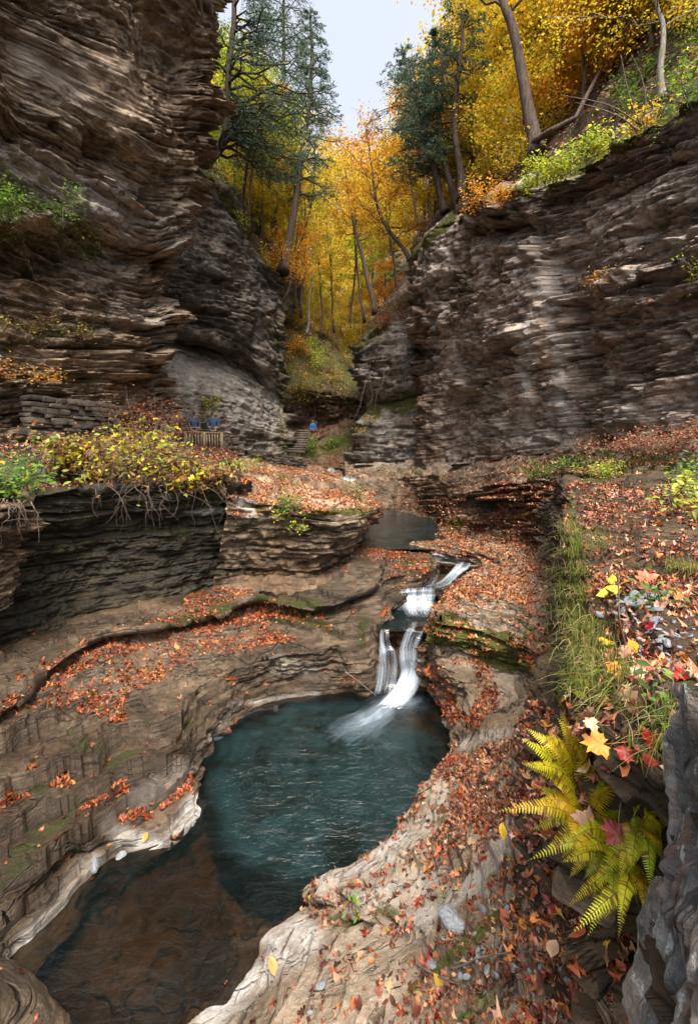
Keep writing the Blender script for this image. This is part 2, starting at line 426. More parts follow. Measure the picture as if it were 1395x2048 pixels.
    if stair:
        t, mx = stair
        q = P[..., 2] / t + .7 * fbm(P[..., 0] * .35, P[..., 1] * .35, 0, seed + 77, 2) + .16 * fbm(P[..., 0] * 2.2, P[..., 1] * 2.2, 0, seed + 78, 3)
        q2 = q * 3.1 + 1.3
        stp = (np.floor(q) + sstep(.90, .99, q - np.floor(q)) - q) * t
        stp2 = (np.floor(q2) + sstep(.85, .99, q2 - np.floor(q2)) - q2) * t / 3.1
        P[..., 2] += (stp * .72 + stp2 * .28) * mx * (1 - wl * .7)
    if ledges:
        px, py, dep = proj(P); jx = 7 * fbm(P[..., 0] * 3, P[..., 1] * 3, 0, 21, 4); jy = 7 * fbm(P[..., 0] * 3, P[..., 1] * 3, 0, 22, 4)
        dz = 0
        for (lp, hh, L) in ledges: dz = dz + hh * ledge_lift(px + jx, py + jy, lp, L)
        P[..., 2] += dz
    N = normals(P)
    if s < 0: N = -N
    px, py, dep = proj(P)
    mk = np.zeros(P.shape[:2] + (3,))
    for (ch, pts, wd, stn) in masks:
        if ch == 'all': mk[..., pts] = np.maximum(mk[..., pts], wd); continue
        c = 'RGB'.index(ch[0])
        if ch.endswith('p'):
            v = inpoly(px + 12 * noise(P[..., 0] * 2, P[..., 1] * 2, P[..., 2] * 2, 5), py + 12 * noise(P[..., 0] * 2, P[..., 1] * 2, P[..., 2] * 2, 6), pts) * 1.
        else:
            dd = seg_dist(px, py, pts); v = 1 - sstep(wd * .1, wd * 1.35, dd + wd * .5 * fbm(P[..., 0] * 2, P[..., 1] * 2, P[..., 2] * 2, 8, 3))
        mk[..., c] = np.maximum(mk[..., c], v * stn)
    h, w_ = P.shape[:2]
    i = np.arange(h - 1)[:, None] * w_ + np.arange(w_ - 1)[None]
    Q = np.stack([i, i + 1, i + w_ + 1, i + w_], -1).reshape(-1, 4)
    if s < 0: Q = Q[:, ::-1]
    me = mesh(name, P.reshape(-1, 3), Q, mat, uv=np.stack([U, Sv], -1).reshape(-1, 2), mask=mk.reshape(-1, 3))
    SHEETS[label or name] = dict(P=P, N=N, px=px, py=py, dep=dep, mask=mk)
    if link_it:
        o = link(name, me); o['kind'] = 'structure'
        return o
    return me
def merge_objs(name, objs):
    """several sheets of the same ground become one object"""
    bm = bmesh.new()
    for o in objs: bm.from_mesh(o.data)
    return bm

# ================================================================== THE GORGE
# left near cliff, overhanging
loft('left_cliff', [
 [(-150,905,10.5),(0,905,12.5),(100,900,14),(200,890,15.5),(260,870,17),(295,850,18.5),(290,850,24)],
 [(-150,860,10.8),(0,840,12.8),(100,835,14),(200,830,15.5),(260,825,17),(297,800,18.5),(290,800,24)],
 [(-150,640,11),(0,660,12.8),(100,680,13.8),(200,690,15.2),(280,700,16.8),(328,690,18.5),(300,690,24)],
 [(-150,420,11),(0,480,12.8),(100,520,13.8),(200,560,15),(290,590,16.5),(352,560,18.5),(320,560,24)],
 [(-150,180,10.7),(0,280,12.4),(100,335,13.4),(200,390,14.6),(290,440,16),(366,430,18),(330,430,24)],
 [(-150,0,10.2),(0,130,11.7),(100,180,12.6),(200,240,13.7),(310,290,15),(418,305,17.5),(350,320,24)],
 [(-150,-150,9.6),(0,-20,11),(100,30,11.8),(220,80,12.9),(340,150,14.4),(440,175,17),(380,200,24)],
 [(-150,-350,9),(0,-220,10.2),(100,-170,11.2),(220,-100,12.3),(330,-50,14),(452,90,17),(390,60,24)],
 [(-150,-700,8.6),(0,-600,9.6),(100,-550,10.5),(220,-480,11.8),(340,-400,14),(440,-250,17),(390,-250,24)],
], M['cliff_brown'], layers=((1.1,.75,3.2),(.42,.42,1.5),(.15,.17,.7),(.055,.06,.3)), gen=.45, gscale=.35, seed=11,
 bumps=((60,520,260,45,-.7),(40,445,130,25,.5),(330,120,70,140,-.8),(240,200,60,120,.6),(420,60,60,90,-.3)),
 masks=(('R',[(0,470),(120,480),(190,500)],26,.6),('R',[(0,700),(180,650)],30,.5),('B',[(330,-50),(400,120),(420,280)],75,.75),('B',[(0,520),(200,570),(330,560)],50,.7),  # B strokes paint shade into the recess and the receding face
  ('R',[(0,900),(250,840)],40,.6),('G',[(10,330),(250,420),(330,470)],60,.6),('G',[(60,100),(150,160)],40,.5),('G',[(150,520),(250,560),(300,640)],55,.4)), step=2.4)

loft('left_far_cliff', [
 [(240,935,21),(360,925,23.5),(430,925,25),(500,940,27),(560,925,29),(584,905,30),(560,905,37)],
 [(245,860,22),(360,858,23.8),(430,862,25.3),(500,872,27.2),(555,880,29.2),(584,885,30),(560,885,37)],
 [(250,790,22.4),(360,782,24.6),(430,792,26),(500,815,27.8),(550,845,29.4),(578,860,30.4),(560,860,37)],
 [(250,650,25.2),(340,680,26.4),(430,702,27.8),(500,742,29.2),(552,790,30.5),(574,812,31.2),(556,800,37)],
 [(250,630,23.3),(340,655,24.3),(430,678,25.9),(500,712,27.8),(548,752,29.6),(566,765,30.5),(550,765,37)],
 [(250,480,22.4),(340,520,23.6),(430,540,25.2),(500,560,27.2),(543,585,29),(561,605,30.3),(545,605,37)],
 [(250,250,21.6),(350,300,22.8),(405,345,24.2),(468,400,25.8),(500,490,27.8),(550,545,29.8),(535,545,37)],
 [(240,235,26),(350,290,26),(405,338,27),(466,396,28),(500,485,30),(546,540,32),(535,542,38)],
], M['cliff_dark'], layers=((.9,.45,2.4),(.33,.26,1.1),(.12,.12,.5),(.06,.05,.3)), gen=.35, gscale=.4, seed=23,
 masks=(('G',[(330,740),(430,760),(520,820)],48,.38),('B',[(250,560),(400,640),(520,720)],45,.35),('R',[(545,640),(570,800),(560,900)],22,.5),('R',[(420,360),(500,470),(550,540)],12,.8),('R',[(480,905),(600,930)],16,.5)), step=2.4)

# far wall of the gorge where the creek steps down, mossy
loft('valley_end', [
 [(480,985,31),(600,960,31),(640,945,32),(680,945,32),(730,950,31.5),(860,950,33)],
 [(480,935,33),(600,925,33),(640,915,33.5),(680,905,33.5),(730,905,33.5),(860,910,35)],
 [(480,870,35),(590,868,35),(640,866,35.3),(690,862,35.3),(730,862,35.3),(860,860,37)],
 [(480,835,39),(590,858,39),(640,856,39.5),(690,850,39.5),(730,850,39),(860,850,40)],
 [(480,760,38.5),(590,775,38.5),(640,785,38.8),(690,793,39),(730,800,39),(860,800,40)],
 [(480,690,40),(590,740,40),(640,755,40.5),(690,765,40.8),(730,770,41),(860,770,42)],
 [(480,640,44),(590,668,44),(640,690,45),(690,715,46),(730,725,46),(860,700,46)],
 [(440,560,52),(590,610,54),(640,640,56),(690,660,56),(740,650,54),(880,600,54)],
 [(380,450,70),(560,520,75),(640,560,80),(700,560,80),(780,520,75),(920,430,70)],
 [(200,300,110),(500,400,120),(640,440,130),(740,450,130),(860,380,120),(1100,280,110)],
 [(0,300,180),(500,380,200),(640,420,200),(740,420,200),(900,360,200),(1300,260,180)],
], M['ledge'], layers=((.9,.6,3),(.3,.25,1.2),(.12,.1,.6)), gen=.7, gscale=.3, seed=31, flat=.6,
 masks=(('R',[(560,600),(570,700),(600,760),(640,730),(720,760)],48,.95),('R',[(590,880),(640,900),(700,880)],24,.8),('R',[(560,860),(600,900)],24,.8),('all',2,.7,0),('B',[(600,790),(700,820)],42,.9),('B',[(640,900),(720,930)],40,.8)), step=2.6)

# dark buttress on the right of the narrows
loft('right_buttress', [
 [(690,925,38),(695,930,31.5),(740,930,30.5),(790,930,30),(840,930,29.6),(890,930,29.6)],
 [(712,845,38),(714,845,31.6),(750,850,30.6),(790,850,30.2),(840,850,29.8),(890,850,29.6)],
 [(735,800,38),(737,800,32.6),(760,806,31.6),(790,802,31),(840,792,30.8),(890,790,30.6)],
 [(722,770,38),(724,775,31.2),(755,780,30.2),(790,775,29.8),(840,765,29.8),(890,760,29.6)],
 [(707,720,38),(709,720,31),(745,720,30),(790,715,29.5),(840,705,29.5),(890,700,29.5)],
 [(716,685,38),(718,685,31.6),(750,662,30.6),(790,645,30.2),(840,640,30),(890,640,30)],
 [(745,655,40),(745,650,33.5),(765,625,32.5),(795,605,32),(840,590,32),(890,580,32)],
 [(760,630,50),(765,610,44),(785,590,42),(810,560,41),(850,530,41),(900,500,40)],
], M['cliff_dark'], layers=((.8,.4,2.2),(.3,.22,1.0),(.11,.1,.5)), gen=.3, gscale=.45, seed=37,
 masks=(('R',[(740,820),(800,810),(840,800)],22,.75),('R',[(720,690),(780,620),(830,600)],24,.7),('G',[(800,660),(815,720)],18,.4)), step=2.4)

# the big right hand cliff
loft('right_cliff', [
 [(850,950,33),(838,945,27.2),(900,935,24.3),(980,925,20.2),(1080,910,16.6),(1200,890,13.5),(1320,868,11.4),(1395,850,10.4),(1560,825,8.9)],
 [(850,900,33),(834,900,27.2),(900,893,24.5),(980,880,20.4),(1080,868,16.8),(1200,850,13.6),(1320,828,11.5),(1395,810,10.5),(1560,780,9)],
 [(855,760,33),(842,760,28),(900,740,24.7),(980,700,20.4),(1080,660,16.5),(1200,600,13.6),(1320,540,11.6),(1395,500,10.6),(1560,420,9.1)],
 [(840,610,33),(814,610,27),(880,580,24.8),(970,535,20.7),(1080,480,17),(1200,420,13.9),(1320,350,11.8),(1395,310,10.8),(1560,210,9.3)],
 [(835,530,33),(815,527,27),(872,455,24.8),(930,412,22),(1050,382,17.4),(1175,340,14.2),(1300,265,12),(1395,216,11),(1560,115,9.5)],
 [(835,520,33),(818,517,28.5),(874,445,27),(935,400,24.5),(1055,370,19),(1180,328,15.6),(1306,252,13.2),(1400,200,12.2),(1565,100,10.5)],
], M['cliff_grey'], layers=((.95,.5,2.6),(.36,.30,1.2),(.13,.14,.55),(.055,.06,.28)), gen=.38, gscale=.4, seed=41,
 bumps=((1075,700,48,170,.75),(1010,640,45,120,.35),(1165,720,30,220,-.7),(1095,430,60,60,.5),(1240,600,70,120,.3),(900,840,30,60,-.5),(1040,455,120,22,-.45)),
 masks=(('G',[(1055,640),(1050,760),(1050,840)],14,.9),('G',[(1100,640),(1118,740),(1130,840)],14,.9),('G',[(1040,500),(1100,620)],38,.42),('G',[(960,860),(1100,875),(1395,820)],26,.35),
  ('G',[(1175,660),(1200,760)],14,.4),('G',[(900,700),(1000,800)],50,.22),('B',[(835,600),(850,760),(840,900)],40,.75),('B',[(1150,500),(1170,640),(1190,740)],34,.6),('B',[(900,470),(1060,440),(1180,360)],30,.5),('B',[(1180,700),(1330,740)],40,.4),
  ('R',[(820,510),(930,405),(1050,372),(1180,328),(1395,200)],15,.9),('R',[(930,540),(900,640)],24,.45),('R',[(1000,420),(1060,400)],20,.5)), step=2.4)

# wooded slope above it
loft('right_hillside', [
 [(815,540,28.4),(872,468,25.6),(930,424,22.6),(1050,395,18.2),(1175,352,15),(1300,280,12.7),(1395,232,11.6),(1560,130,10)],
 [(817,520,28.6),(873,446,26),(932,402,23.4),(1052,372,18.6),(1178,330,15.4),(1304,256,13),(1398,206,12),(1562,102,10.4)],
 [(822,505,31),(880,430,28),(940,385,25),(1062,322,20),(1180,285,16.8),(1306,215,14.2),(1402,160,13),(1562,50,11.2)],
 [(830,490,36),(892,412,32),(955,360,28.5),(1085,270,23.5),(1180,180,20.5),(1300,60,18.5),(1390,-20,17.5),(1562,-160,15)],
 [(840,470,50),(920,380,44),(1000,300,40),(1110,190,35),(1200,90,31),(1320,-60,28),(1420,-200,26),(1600,-350,24)],
 [(850,440,80),(950,350,74),(1050,240,66),(1160,110,56),(1250,-40,50),(1380,-200,46),(1500,-350,44),(1700,-600,40)],
], M['soil'], layers=None, gen=.5, gscale=.35, seed=47, flat=1.0, stair=None,
 masks=(('R',[(1060,345),(1200,320),(1290,250)],30,.5),('R',[(1250,180),(1395,60)],60,.45)), step=3.0)
# wooded slope on the left, behind the cliffs
loft('left_hillside', [
 [(200,260,24),(350,312,24.5),(405,356,25.3),(470,410,26.8),(505,500,28.8),(548,558,30.5),(575,640,36)],
 [(200,235,26.5),(350,288,26.5),(405,334,27.5),(466,392,28.5),(500,480,30.5),(548,538,32.3),(580,620,40)],
 [(150,200,32),(330,250,32),(400,300,33),(460,370,34),(500,450,36),(555,520,38),(600,600,46)],
 [(0,0,42),(200,120,44),(340,220,46),(430,310,48),(500,410,52),(560,500,56),(620,590,66)],
 [(-200,-200,60),(100,0,66),(300,160,72),(420,280,80),(500,380,86),(570,470,92),(640,560,100)],
], M['soil'], layers=None, gen=.7, gscale=.3, seed=53, flat=1.0, masks=(('all',0,.35,0),), step=3.0)

# benches of rock between the right cliff and the creek
loft('right_bench', [
 [(690,905,34),(740,915,31.5),(790,920,30),(850,912,28.6),(905,905,25.6),(985,890,21.4),(1085,872,17.6),(1155,862,15.2),(1255,842,12.8),(1400,812,11.2),(1560,790,9.6)],
 [(690,940,31),(740,938,30),(790,934,29),(840,930,27.5),(900,922,24.5),(980,908,20.5),(1080,896,17),(1150,886,14.4),(1250,870,12.4),(1395,842,10.4),(1560,820,8.9)],
 [(690,950,28.8),(735,948,28.4),(790,950,27.4),(840,950,25),(900,943,22),(980,933,18.5),(1080,920,15.5),(1150,913,13.5),(1250,900,11.5),(1395,885,9.8),(1560,880,8.5)],
 [(700,1005,27.4),(728,1003,27),(780,1006,26),(840,1006,24.4),(900,996,20),(980,975,17),(1050,962,14.6),(1130,953,12.6),(1200,950,11),(1340,950,9.6),(1560,960,9)],
 [(700,1026,26.6),(728,1024,26.4),(780,1024,25.2),(846,1026,23),(892,1022,19.6),(970,1010,17),(1060,1003,14.2),(1125,1000,12),(1160,1000,11),(1250,1005,10),(1560,1050,9)],
 [(700,1032,26.4),(728,1032,26.2),(786,1036,24.2),(850,1044,21),(886,1054,18.6),(962,1062,16.4),(1050,1064,13.8),(1115,1066,11.6),(1150,1080,10.6),(1250,1100,9.6),(1560,1150,8.6)],
 [(700,1046,26),(728,1046,25.6),(782,1052,23.4),(836,1056,20.4),(866,1066,18.6),(950,1076,15.9),(1050,1086,13.4),(1130,1080,11.7),(1180,1100,10.6),(1260,1130,9.6),(1560,1200,8.6)],
 [(700,1062,25.4),(728,1062,25),(776,1070,22.4),(812,1078,19.8),(840,1086,16.9),(930,1090,15),(1040,1100,12.8),(1130,1100,11.2),(1180,1120,10.2),(1260,1150,9.4),(1560,1250,8.4)],
], M['ledge'], layers=((.5,.4,2.2),(.18,.2,1.1),(.07,.07,.45)), gen=.14, gscale=.5, seed=59, flat=.9, stair=(.26,.75),
 masks=(('R',[(850,1042),(940,1048)],12,.9),('R',[(930,1090),(1010,1100)],10,.7),('R',[(1000,1010),(1120,1040)],24,.5),('R',[(1080,930),(1250,920),(1395,950)],50,.6),('R',[(760,935),(840,945)],14,.4),
  ('G',[(760,928),(980,915),(1150,890)],18,.35),('B',[(720,990),(900,1010)],24,.6)), step=2.3)

# ledge under the left cliff: dark undercut wall + its top
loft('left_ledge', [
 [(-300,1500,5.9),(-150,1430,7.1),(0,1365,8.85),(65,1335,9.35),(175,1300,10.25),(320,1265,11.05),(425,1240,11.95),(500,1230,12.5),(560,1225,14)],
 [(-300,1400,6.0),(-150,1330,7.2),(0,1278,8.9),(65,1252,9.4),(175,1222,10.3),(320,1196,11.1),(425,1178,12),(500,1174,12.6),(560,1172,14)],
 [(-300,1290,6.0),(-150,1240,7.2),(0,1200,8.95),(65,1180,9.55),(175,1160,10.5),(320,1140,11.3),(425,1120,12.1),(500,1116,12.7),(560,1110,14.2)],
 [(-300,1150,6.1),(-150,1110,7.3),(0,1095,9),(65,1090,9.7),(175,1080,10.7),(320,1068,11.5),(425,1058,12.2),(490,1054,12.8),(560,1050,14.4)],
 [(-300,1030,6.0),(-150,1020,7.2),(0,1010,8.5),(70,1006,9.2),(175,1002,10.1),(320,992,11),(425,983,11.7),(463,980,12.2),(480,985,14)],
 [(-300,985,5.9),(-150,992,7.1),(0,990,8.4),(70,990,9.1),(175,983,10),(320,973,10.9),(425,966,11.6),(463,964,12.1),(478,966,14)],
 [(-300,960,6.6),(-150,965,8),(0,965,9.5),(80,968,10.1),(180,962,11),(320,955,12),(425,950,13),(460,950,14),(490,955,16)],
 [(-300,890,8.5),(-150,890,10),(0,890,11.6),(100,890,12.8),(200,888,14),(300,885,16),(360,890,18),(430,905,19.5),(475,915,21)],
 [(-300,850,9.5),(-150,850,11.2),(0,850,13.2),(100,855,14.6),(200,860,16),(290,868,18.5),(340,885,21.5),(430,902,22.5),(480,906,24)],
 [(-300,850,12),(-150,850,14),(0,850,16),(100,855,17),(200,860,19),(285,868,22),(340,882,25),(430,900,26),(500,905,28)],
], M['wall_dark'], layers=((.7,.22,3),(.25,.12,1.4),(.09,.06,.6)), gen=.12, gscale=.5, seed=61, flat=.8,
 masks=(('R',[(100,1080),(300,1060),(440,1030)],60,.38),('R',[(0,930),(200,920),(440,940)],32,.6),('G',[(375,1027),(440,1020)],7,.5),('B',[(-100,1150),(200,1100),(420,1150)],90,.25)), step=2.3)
loft('corner_rock', [
 [(-250,1330,6.4),(-100,1270,7.2),(-10,1235,8.0),(28,1200,8.6),(30,1195,10)],
 [(-250,1150,6.4),(-100,1130,7.2),(10,1110,8.0),(50,1100,8.6),(50,1100,10)],
 [(-250,1045,6.2),(-100,1035,7),(20,1028,7.8),(76,1022,8.5),(76,1022,10)],
 [(-250,1020,6.2),(-100,1012,7),(15,1005,7.8),(74,1003,8.5),(76,1003,10)],
 [(-250,985,7.5),(-100,980,8.5),(15,975,9.2),(74,980,9.8),(76,985,11)],
], M['ledge'], layers=((.4,.22,1.6),(.15,.1,.8),(.06,.04,.4)), gen=.12, seed=63, masks=(('all',2,.5,0),('R',[(-50,1010),(60,1005)],10,.5)), step=2.3)

# the leaf covered ledge in the middle with its undercut lip
loft('middle_ledge', [
 [(420,1240,11.9),(500,1235,12.0),(560,1240,11.8),(620,1245,11.6),(680,1215,12.1),(705,1165,13.2),(716,1125,14.6),(724,1095,17),(718,1060,21)],
 [(425,1186,12),(500,1180,12.1),(560,1183,11.9),(620,1188,11.7),(675,1168,12.2),(702,1130,13.3),(714,1100,14.6),(722,1075,17),(716,1045,21)],
 [(430,1150,12.2),(500,1145,12.4),(560,1148,12.3),(620,1150,12.2),(675,1132,12.8),(704,1105,13.8),(712,1088,15),(720,1068,17),(714,1040,21)],
 [(440,1092,12),(500,1088,12.2),(560,1090,12.2),(620,1094,12.2),(690,1088,12.5),(722,1070,13.2),(732,1058,14.6),(732,1045,17),(725,1025,21)],
 [(450,1040,11.8),(500,1040,12),(560,1042,11.9),(620,1045,11.9),(690,1046,12.1),(738,1040,12.8),(748,1030,14),(742,1018,17),(732,1002,21)],
 [(455,994,11.8),(500,1000,12),(560,1008,12),(620,1014,12),(690,1016,12.3),(734,1012,13),(748,1003,14.4),(742,992,17),(730,984,21)],
 [(455,978,13.6),(500,982,14),(560,984,14.5),(620,988,14.8),(680,990,15.2),(718,988,16),(735,984,17),(733,978,19),(722,972,23)],
 [(440,952,17),(490,950,18),(540,948,19),(600,950,19.8),(640,952,21),(662,956,22.5),(672,958,24),(680,962,25),(688,968,26)],
 [(430,918,20),(470,922,21),(520,930,22),(580,938,24),(610,938,26),(640,940,28),(652,940,29),(664,942,30),(684,946,30.5)],
 [(430,905,24),(480,908,25),(530,915,27),(580,928,29),(610,928,31),(640,932,33),(652,934,34),(664,934,35),(684,936,36)],
], M['ledge'], layers=((.42,.34,2.4),(.15,.17,1.2),(.06,.055,.5)), gen=.10, gscale=.5, seed=67, flat=.8, stair=(.3,.5),
 masks=(('R',[(520,1015),(640,1025),(738,1018)],12,.9),('R',[(440,925),(520,935),(600,965)],16,.5),('G',[(480,1008),(505,1022)],12,1.),('B',[(420,1150),(560,1170),(680,1140)],60,.8),('B',[(460,1100),(620,1130),(700,1090)],60,.35),('R',[(470,1050),(560,1060)],30,.35)), step=2.2)

# left terraces wrapping the plunge pool. Each station runs from the water out to the wall
LT = [ # J1 waterline, J2, J3 rim, J4 step foot, J5 step top, J6 wall base
 [(790,1100,1.9),(770,1098,2.05),(750,1097,2.08),(735,1096,2.1),(722,1095,2.12),(700,1090,2.1)],
 [(866,1120,1.88),(850,1110,2.05),(820,1106,2.1),(790,1104,2.12),(760,1102,2.14),(700,1098,2.12)],
 [(868,1143,1.7),(860,1131,2.0),(830,1130,2.04),(800,1130,2.08),(770,1124,2.1),(700,1115,2.1)],
 [(798,1200,1.45),(790,1178,1.6),(780,1170,1.7),(768,1162,1.84),(760,1150,2.02),(695,1130,2.1)],
 [(765,1245,1.25),(757,1228,1.38),(750,1217,1.44),(744,1190,1.6),(742,1170,1.92),(690,1148,2.0)],
 [(752,1300,.75),(744,1270,1.02),(738,1252,1.2),(702,1212,1.5),(698,1192,1.82),(665,1168,1.92)],
 [(746,1393,0),(728,1335,.55),(715,1272,1.08),(660,1232,1.42),(655,1211,1.72),(610,1178,1.82)],
 [(650,1392,0),(655,1335,.5),(650,1292,.95),(590,1234,1.38),(590,1212,1.66),(560,1178,1.78)],
 [(560,1403,0),(560,1352,.4),(545,1308,.9),(512,1218,1.36),(510,1197,1.62),(500,1174,1.72)],
 [(490,1426,0),(485,1378,.4),(470,1330,.85),(430,1250,1.22),(428,1229,1.48),(420,1178,1.68)],
 [(435,1470,0),(428,1428,.35),(403,1368,.8),(310,1274,1.17),(308,1254,1.43),(320,1196,1.62)],
 [(405,1525,0),(394,1482,.3),(366,1425,.75),(215,1292,1.17),(212,1267,1.43),(190,1220,1.58)],
 [(396,1575,0),(385,1545,.25),(345,1500,.6),(150,1324,1.12),(148,1300,1.38),(90,1246,1.56)],
 [(402,1622,0),(385,1600,.15),(310,1570,.42),(90,1378,1.07),(85,1355,1.28),(10,1276,1.54)],
 [(345,1695,0),(320,1662,.12),(250,1625,.35),(10,1465,1.05),(0,1440,1.25),(-90,1300,1.54)],
 [(225,1740,0),(222,1705,.1),(185,1662,.42),(-70,1530,1.05),(-90,1500,1.25),(-220,1340,1.54)],
 [(172,1775,0),(140,1745,.22),(95,1722,.5),(-150,1600,1.05),(-170,1570,1.2),(-380,1400,1.5)],
 [(112,1885,0),(72,1855,.1),(15,1830,.38),(-240,1720,1.0),(-260,1690,1.2),(-560,1480,1.5)],
 [(72,1945,0),(15,1915,.12),(-60,1900,.5),(-330,1830,1.0),(-360,1800,1.2),(-750,1600,1.5)],
 [(60,2100,0),(-30,2000,.15),(-140,2000,.6),(-460,2000,1.0),(-500,1970,1.2),(-950,1800,1.5)],
 [(40,2300,0),(-60,2250,.2),(-200,2200,.6),(-600,2200,1.0),(-700,2200,1.2),(-1100,2000,1.5)],
]
rows = []
for k in (-1, 0, 1, 2, 3, 3.5, 3.8, 4, 5, 6):
    r = []
    for s_ in LT:
        if k in (3.5, 3.8):
            a, b = Z(*s_[5]), Z(*s_[4]); dv = (a - b); dv[2] = 0; dv /= np.linalg.norm(dv) + 1e-6
            hh = s_[4][2] - s_[3][2]
            q = b + dv * min(.30, hh * 1.1); q[2] = s_[3][2] + (.02 if k == 3.5 else hh * .72); r.append((*q, 'w'))
        elif k == -1:
            a, b = Z(*s_[0]), Z(*s_[1]); dv = (a - b); dv[2] = 0; dv /= np.linalg.norm(dv) + 1e-6
            q = a + dv * .12 - np.array((0, 0, .7)); r.append((*q, 'w'))
        elif k == 6:
            a, b = Z(*s_[5]), Z(*s_[4]); dv = (a - b); dv[2] = 0; dv /= np.linalg.norm(dv) + 1e-6
            q = a + dv * .9 + np.array((0, 0, -.5)); r.append((*q, 'w'))
        else: r.append((*s_[k], 'z'))
    rows.append(r)
loft('left_terraces', rows, M['terrace'], mode='z', layers=((.3,.10,1.8),(.1,.04,.8)), gen=.09, gscale=.55, seed=71, flat=.5, stair=(.17,1.0), S='z',
 ledges=(([(250,1415),(330,1385),(380,1350),(430,1330),(520,1306),(640,1286),(745,1245)],.10,40),([(-60,1520),(0,1500),(60,1482),(112,1455),(122,1425),(100,1395)],.26,60),
  ([(-60,1620),(0,1600),(60,1580),(130,1545),(205,1556),(215,1505),(300,1482),(358,1452),(372,1400)],.24,55),([(-60,1710),(0,1690),(70,1652),(150,1612),(230,1572),(300,1546),(380,1525)],.19,45),
  ([(-60,1810),(0,1788),(80,1740),(150,1692),(210,1650),(262,1614),(340,1592)],.19,45),([(-60,1880),(0,1848),(60,1812),(130,1762),(190,1708)],.13,40),([(120,1385),(200,1350),(290,1322),(380,1290)],.05,30),([(-60,1420),(0,1400),(60,1372),(110,1345)],.13,40),
  ([(-60,1340),(60,1300),(160,1262),(280,1232),(400,1205)],.05,30)),
 grooves=(([(195,1440),(212,1500),(214,1560),(262,1612)],7,.05),([(668,1290),(690,1335),(720,1370),(752,1395)],4,.02),([(330,1600),(345,1640),(345,1690)],4,.03),([(420,1330),(395,1375),(370,1395),(265,1420)],5,.03),([(560,1345),(660,1322),(740,1330)],4,.02),([(130,1500),(150,1600),(110,1680)],6,.04),([(0,1440),(90,1470),(180,1465)],6,.05),([(0,1560),(120,1610),(180,1690)],6,.04),([(220,1500),(300,1480),(380,1440)],6,.04),([(200,1600),(290,1560),(380,1500)],6,.03),([(10,1700),(120,1640),(200,1600)],6,.04)),
 masks=(('R',[(330,1245),(430,1225),(510,1205)],17,.85),('R',[(540,1203),(640,1205)],13,.9),('R',[(560,1240),(640,1245),(680,1270)],13,.8),('R',[(725,1240),(722,1290)],17,.8),
  ('R',[(130,1470),(230,1500),(300,1460),(370,1440)],30,.42),('R',[(215,1520),(300,1500)],20,.5),('R',[(0,1550),(60,1560),(90,1580)],26,.5),('R',[(60,1660),(150,1630)],24,.5),('R',[(0,1760),(60,1700)],26,.45),('R',[(800,1125),(860,1128)],10,.8),('R',[(100,1290),(200,1400)],22,.35),
  ('G',[(230,1670),(320,1690),(395,1610)],26,.95),('G',[(180,1720),(130,1830),(40,1930)],30,.75),('G',[(420,1480),(470,1410),(640,1388)],9,.5),('G',[(280,1600),(360,1540)],28,.3),('G',[(640,1340),(560,1330)],24,.25),
  ('B',[(396,1520),(440,1440),(520,1380),(640,1360),(740,1370)],24,.45),('B',[(0,1480),(180,1500),(230,1600)],90,.5),('B',[(0,1650),(100,1720),(180,1640)],110,.8),('B',[(0,1290),(200,1240),(420,1190)],26,.5),('B',[(250,1470),(330,1520),(380,1480)],60,.5),('B',[(300,1420),(350,1500)],40,.35),('B',[(120,1300),(250,1265),(420,1225)],10,.5)), step=2.2)
# rounded boulder in the bottom left corner
loft('corner_boulder', [
 [(-400,2300,0.,'z'),(-50,2230,-.2,'z'),(100,2180,-.2,'z'),(180,2130,-.2,'z'),(210,2080,-.2,'z')][::-1],
 [(-400,2200,.6,'z'),(-50,2140,.4,'z'),(60,2110,.3,'z'),(130,2080,.2,'z'),(146,2048,.05,'z')][::-1],
 [(-400,2080,.8,'z'),(-60,2060,.75,'z'),(20,2030,.62,'z'),(75,2000,.45,'z'),(112,1990,.08,'z')][::-1],
 [(-400,1950,.8,'z'),(-80,1960,.78,'z'),(-10,1955,.6,'z'),(25,1940,.4,'z'),(52,1945,.02,'z')][::-1],
 [(-400,1900,.5,'z'),(-80,1910,.5,'z'),(-20,1915,.3,'z'),(10,1922,.1,'z'),(30,1930,-.2,'z')][::-1],
], M['terrace'], rough3=.02, layers=((.12,.05,.9),(.04,.02,.4)), gen=.06, gscale=1.2, seed=73, vsmooth=True, masks=(('R',[(0,1990),(60,2040)],40,.35),('B',[(0,1950),(100,2030)],60,.3)), step=2.6)

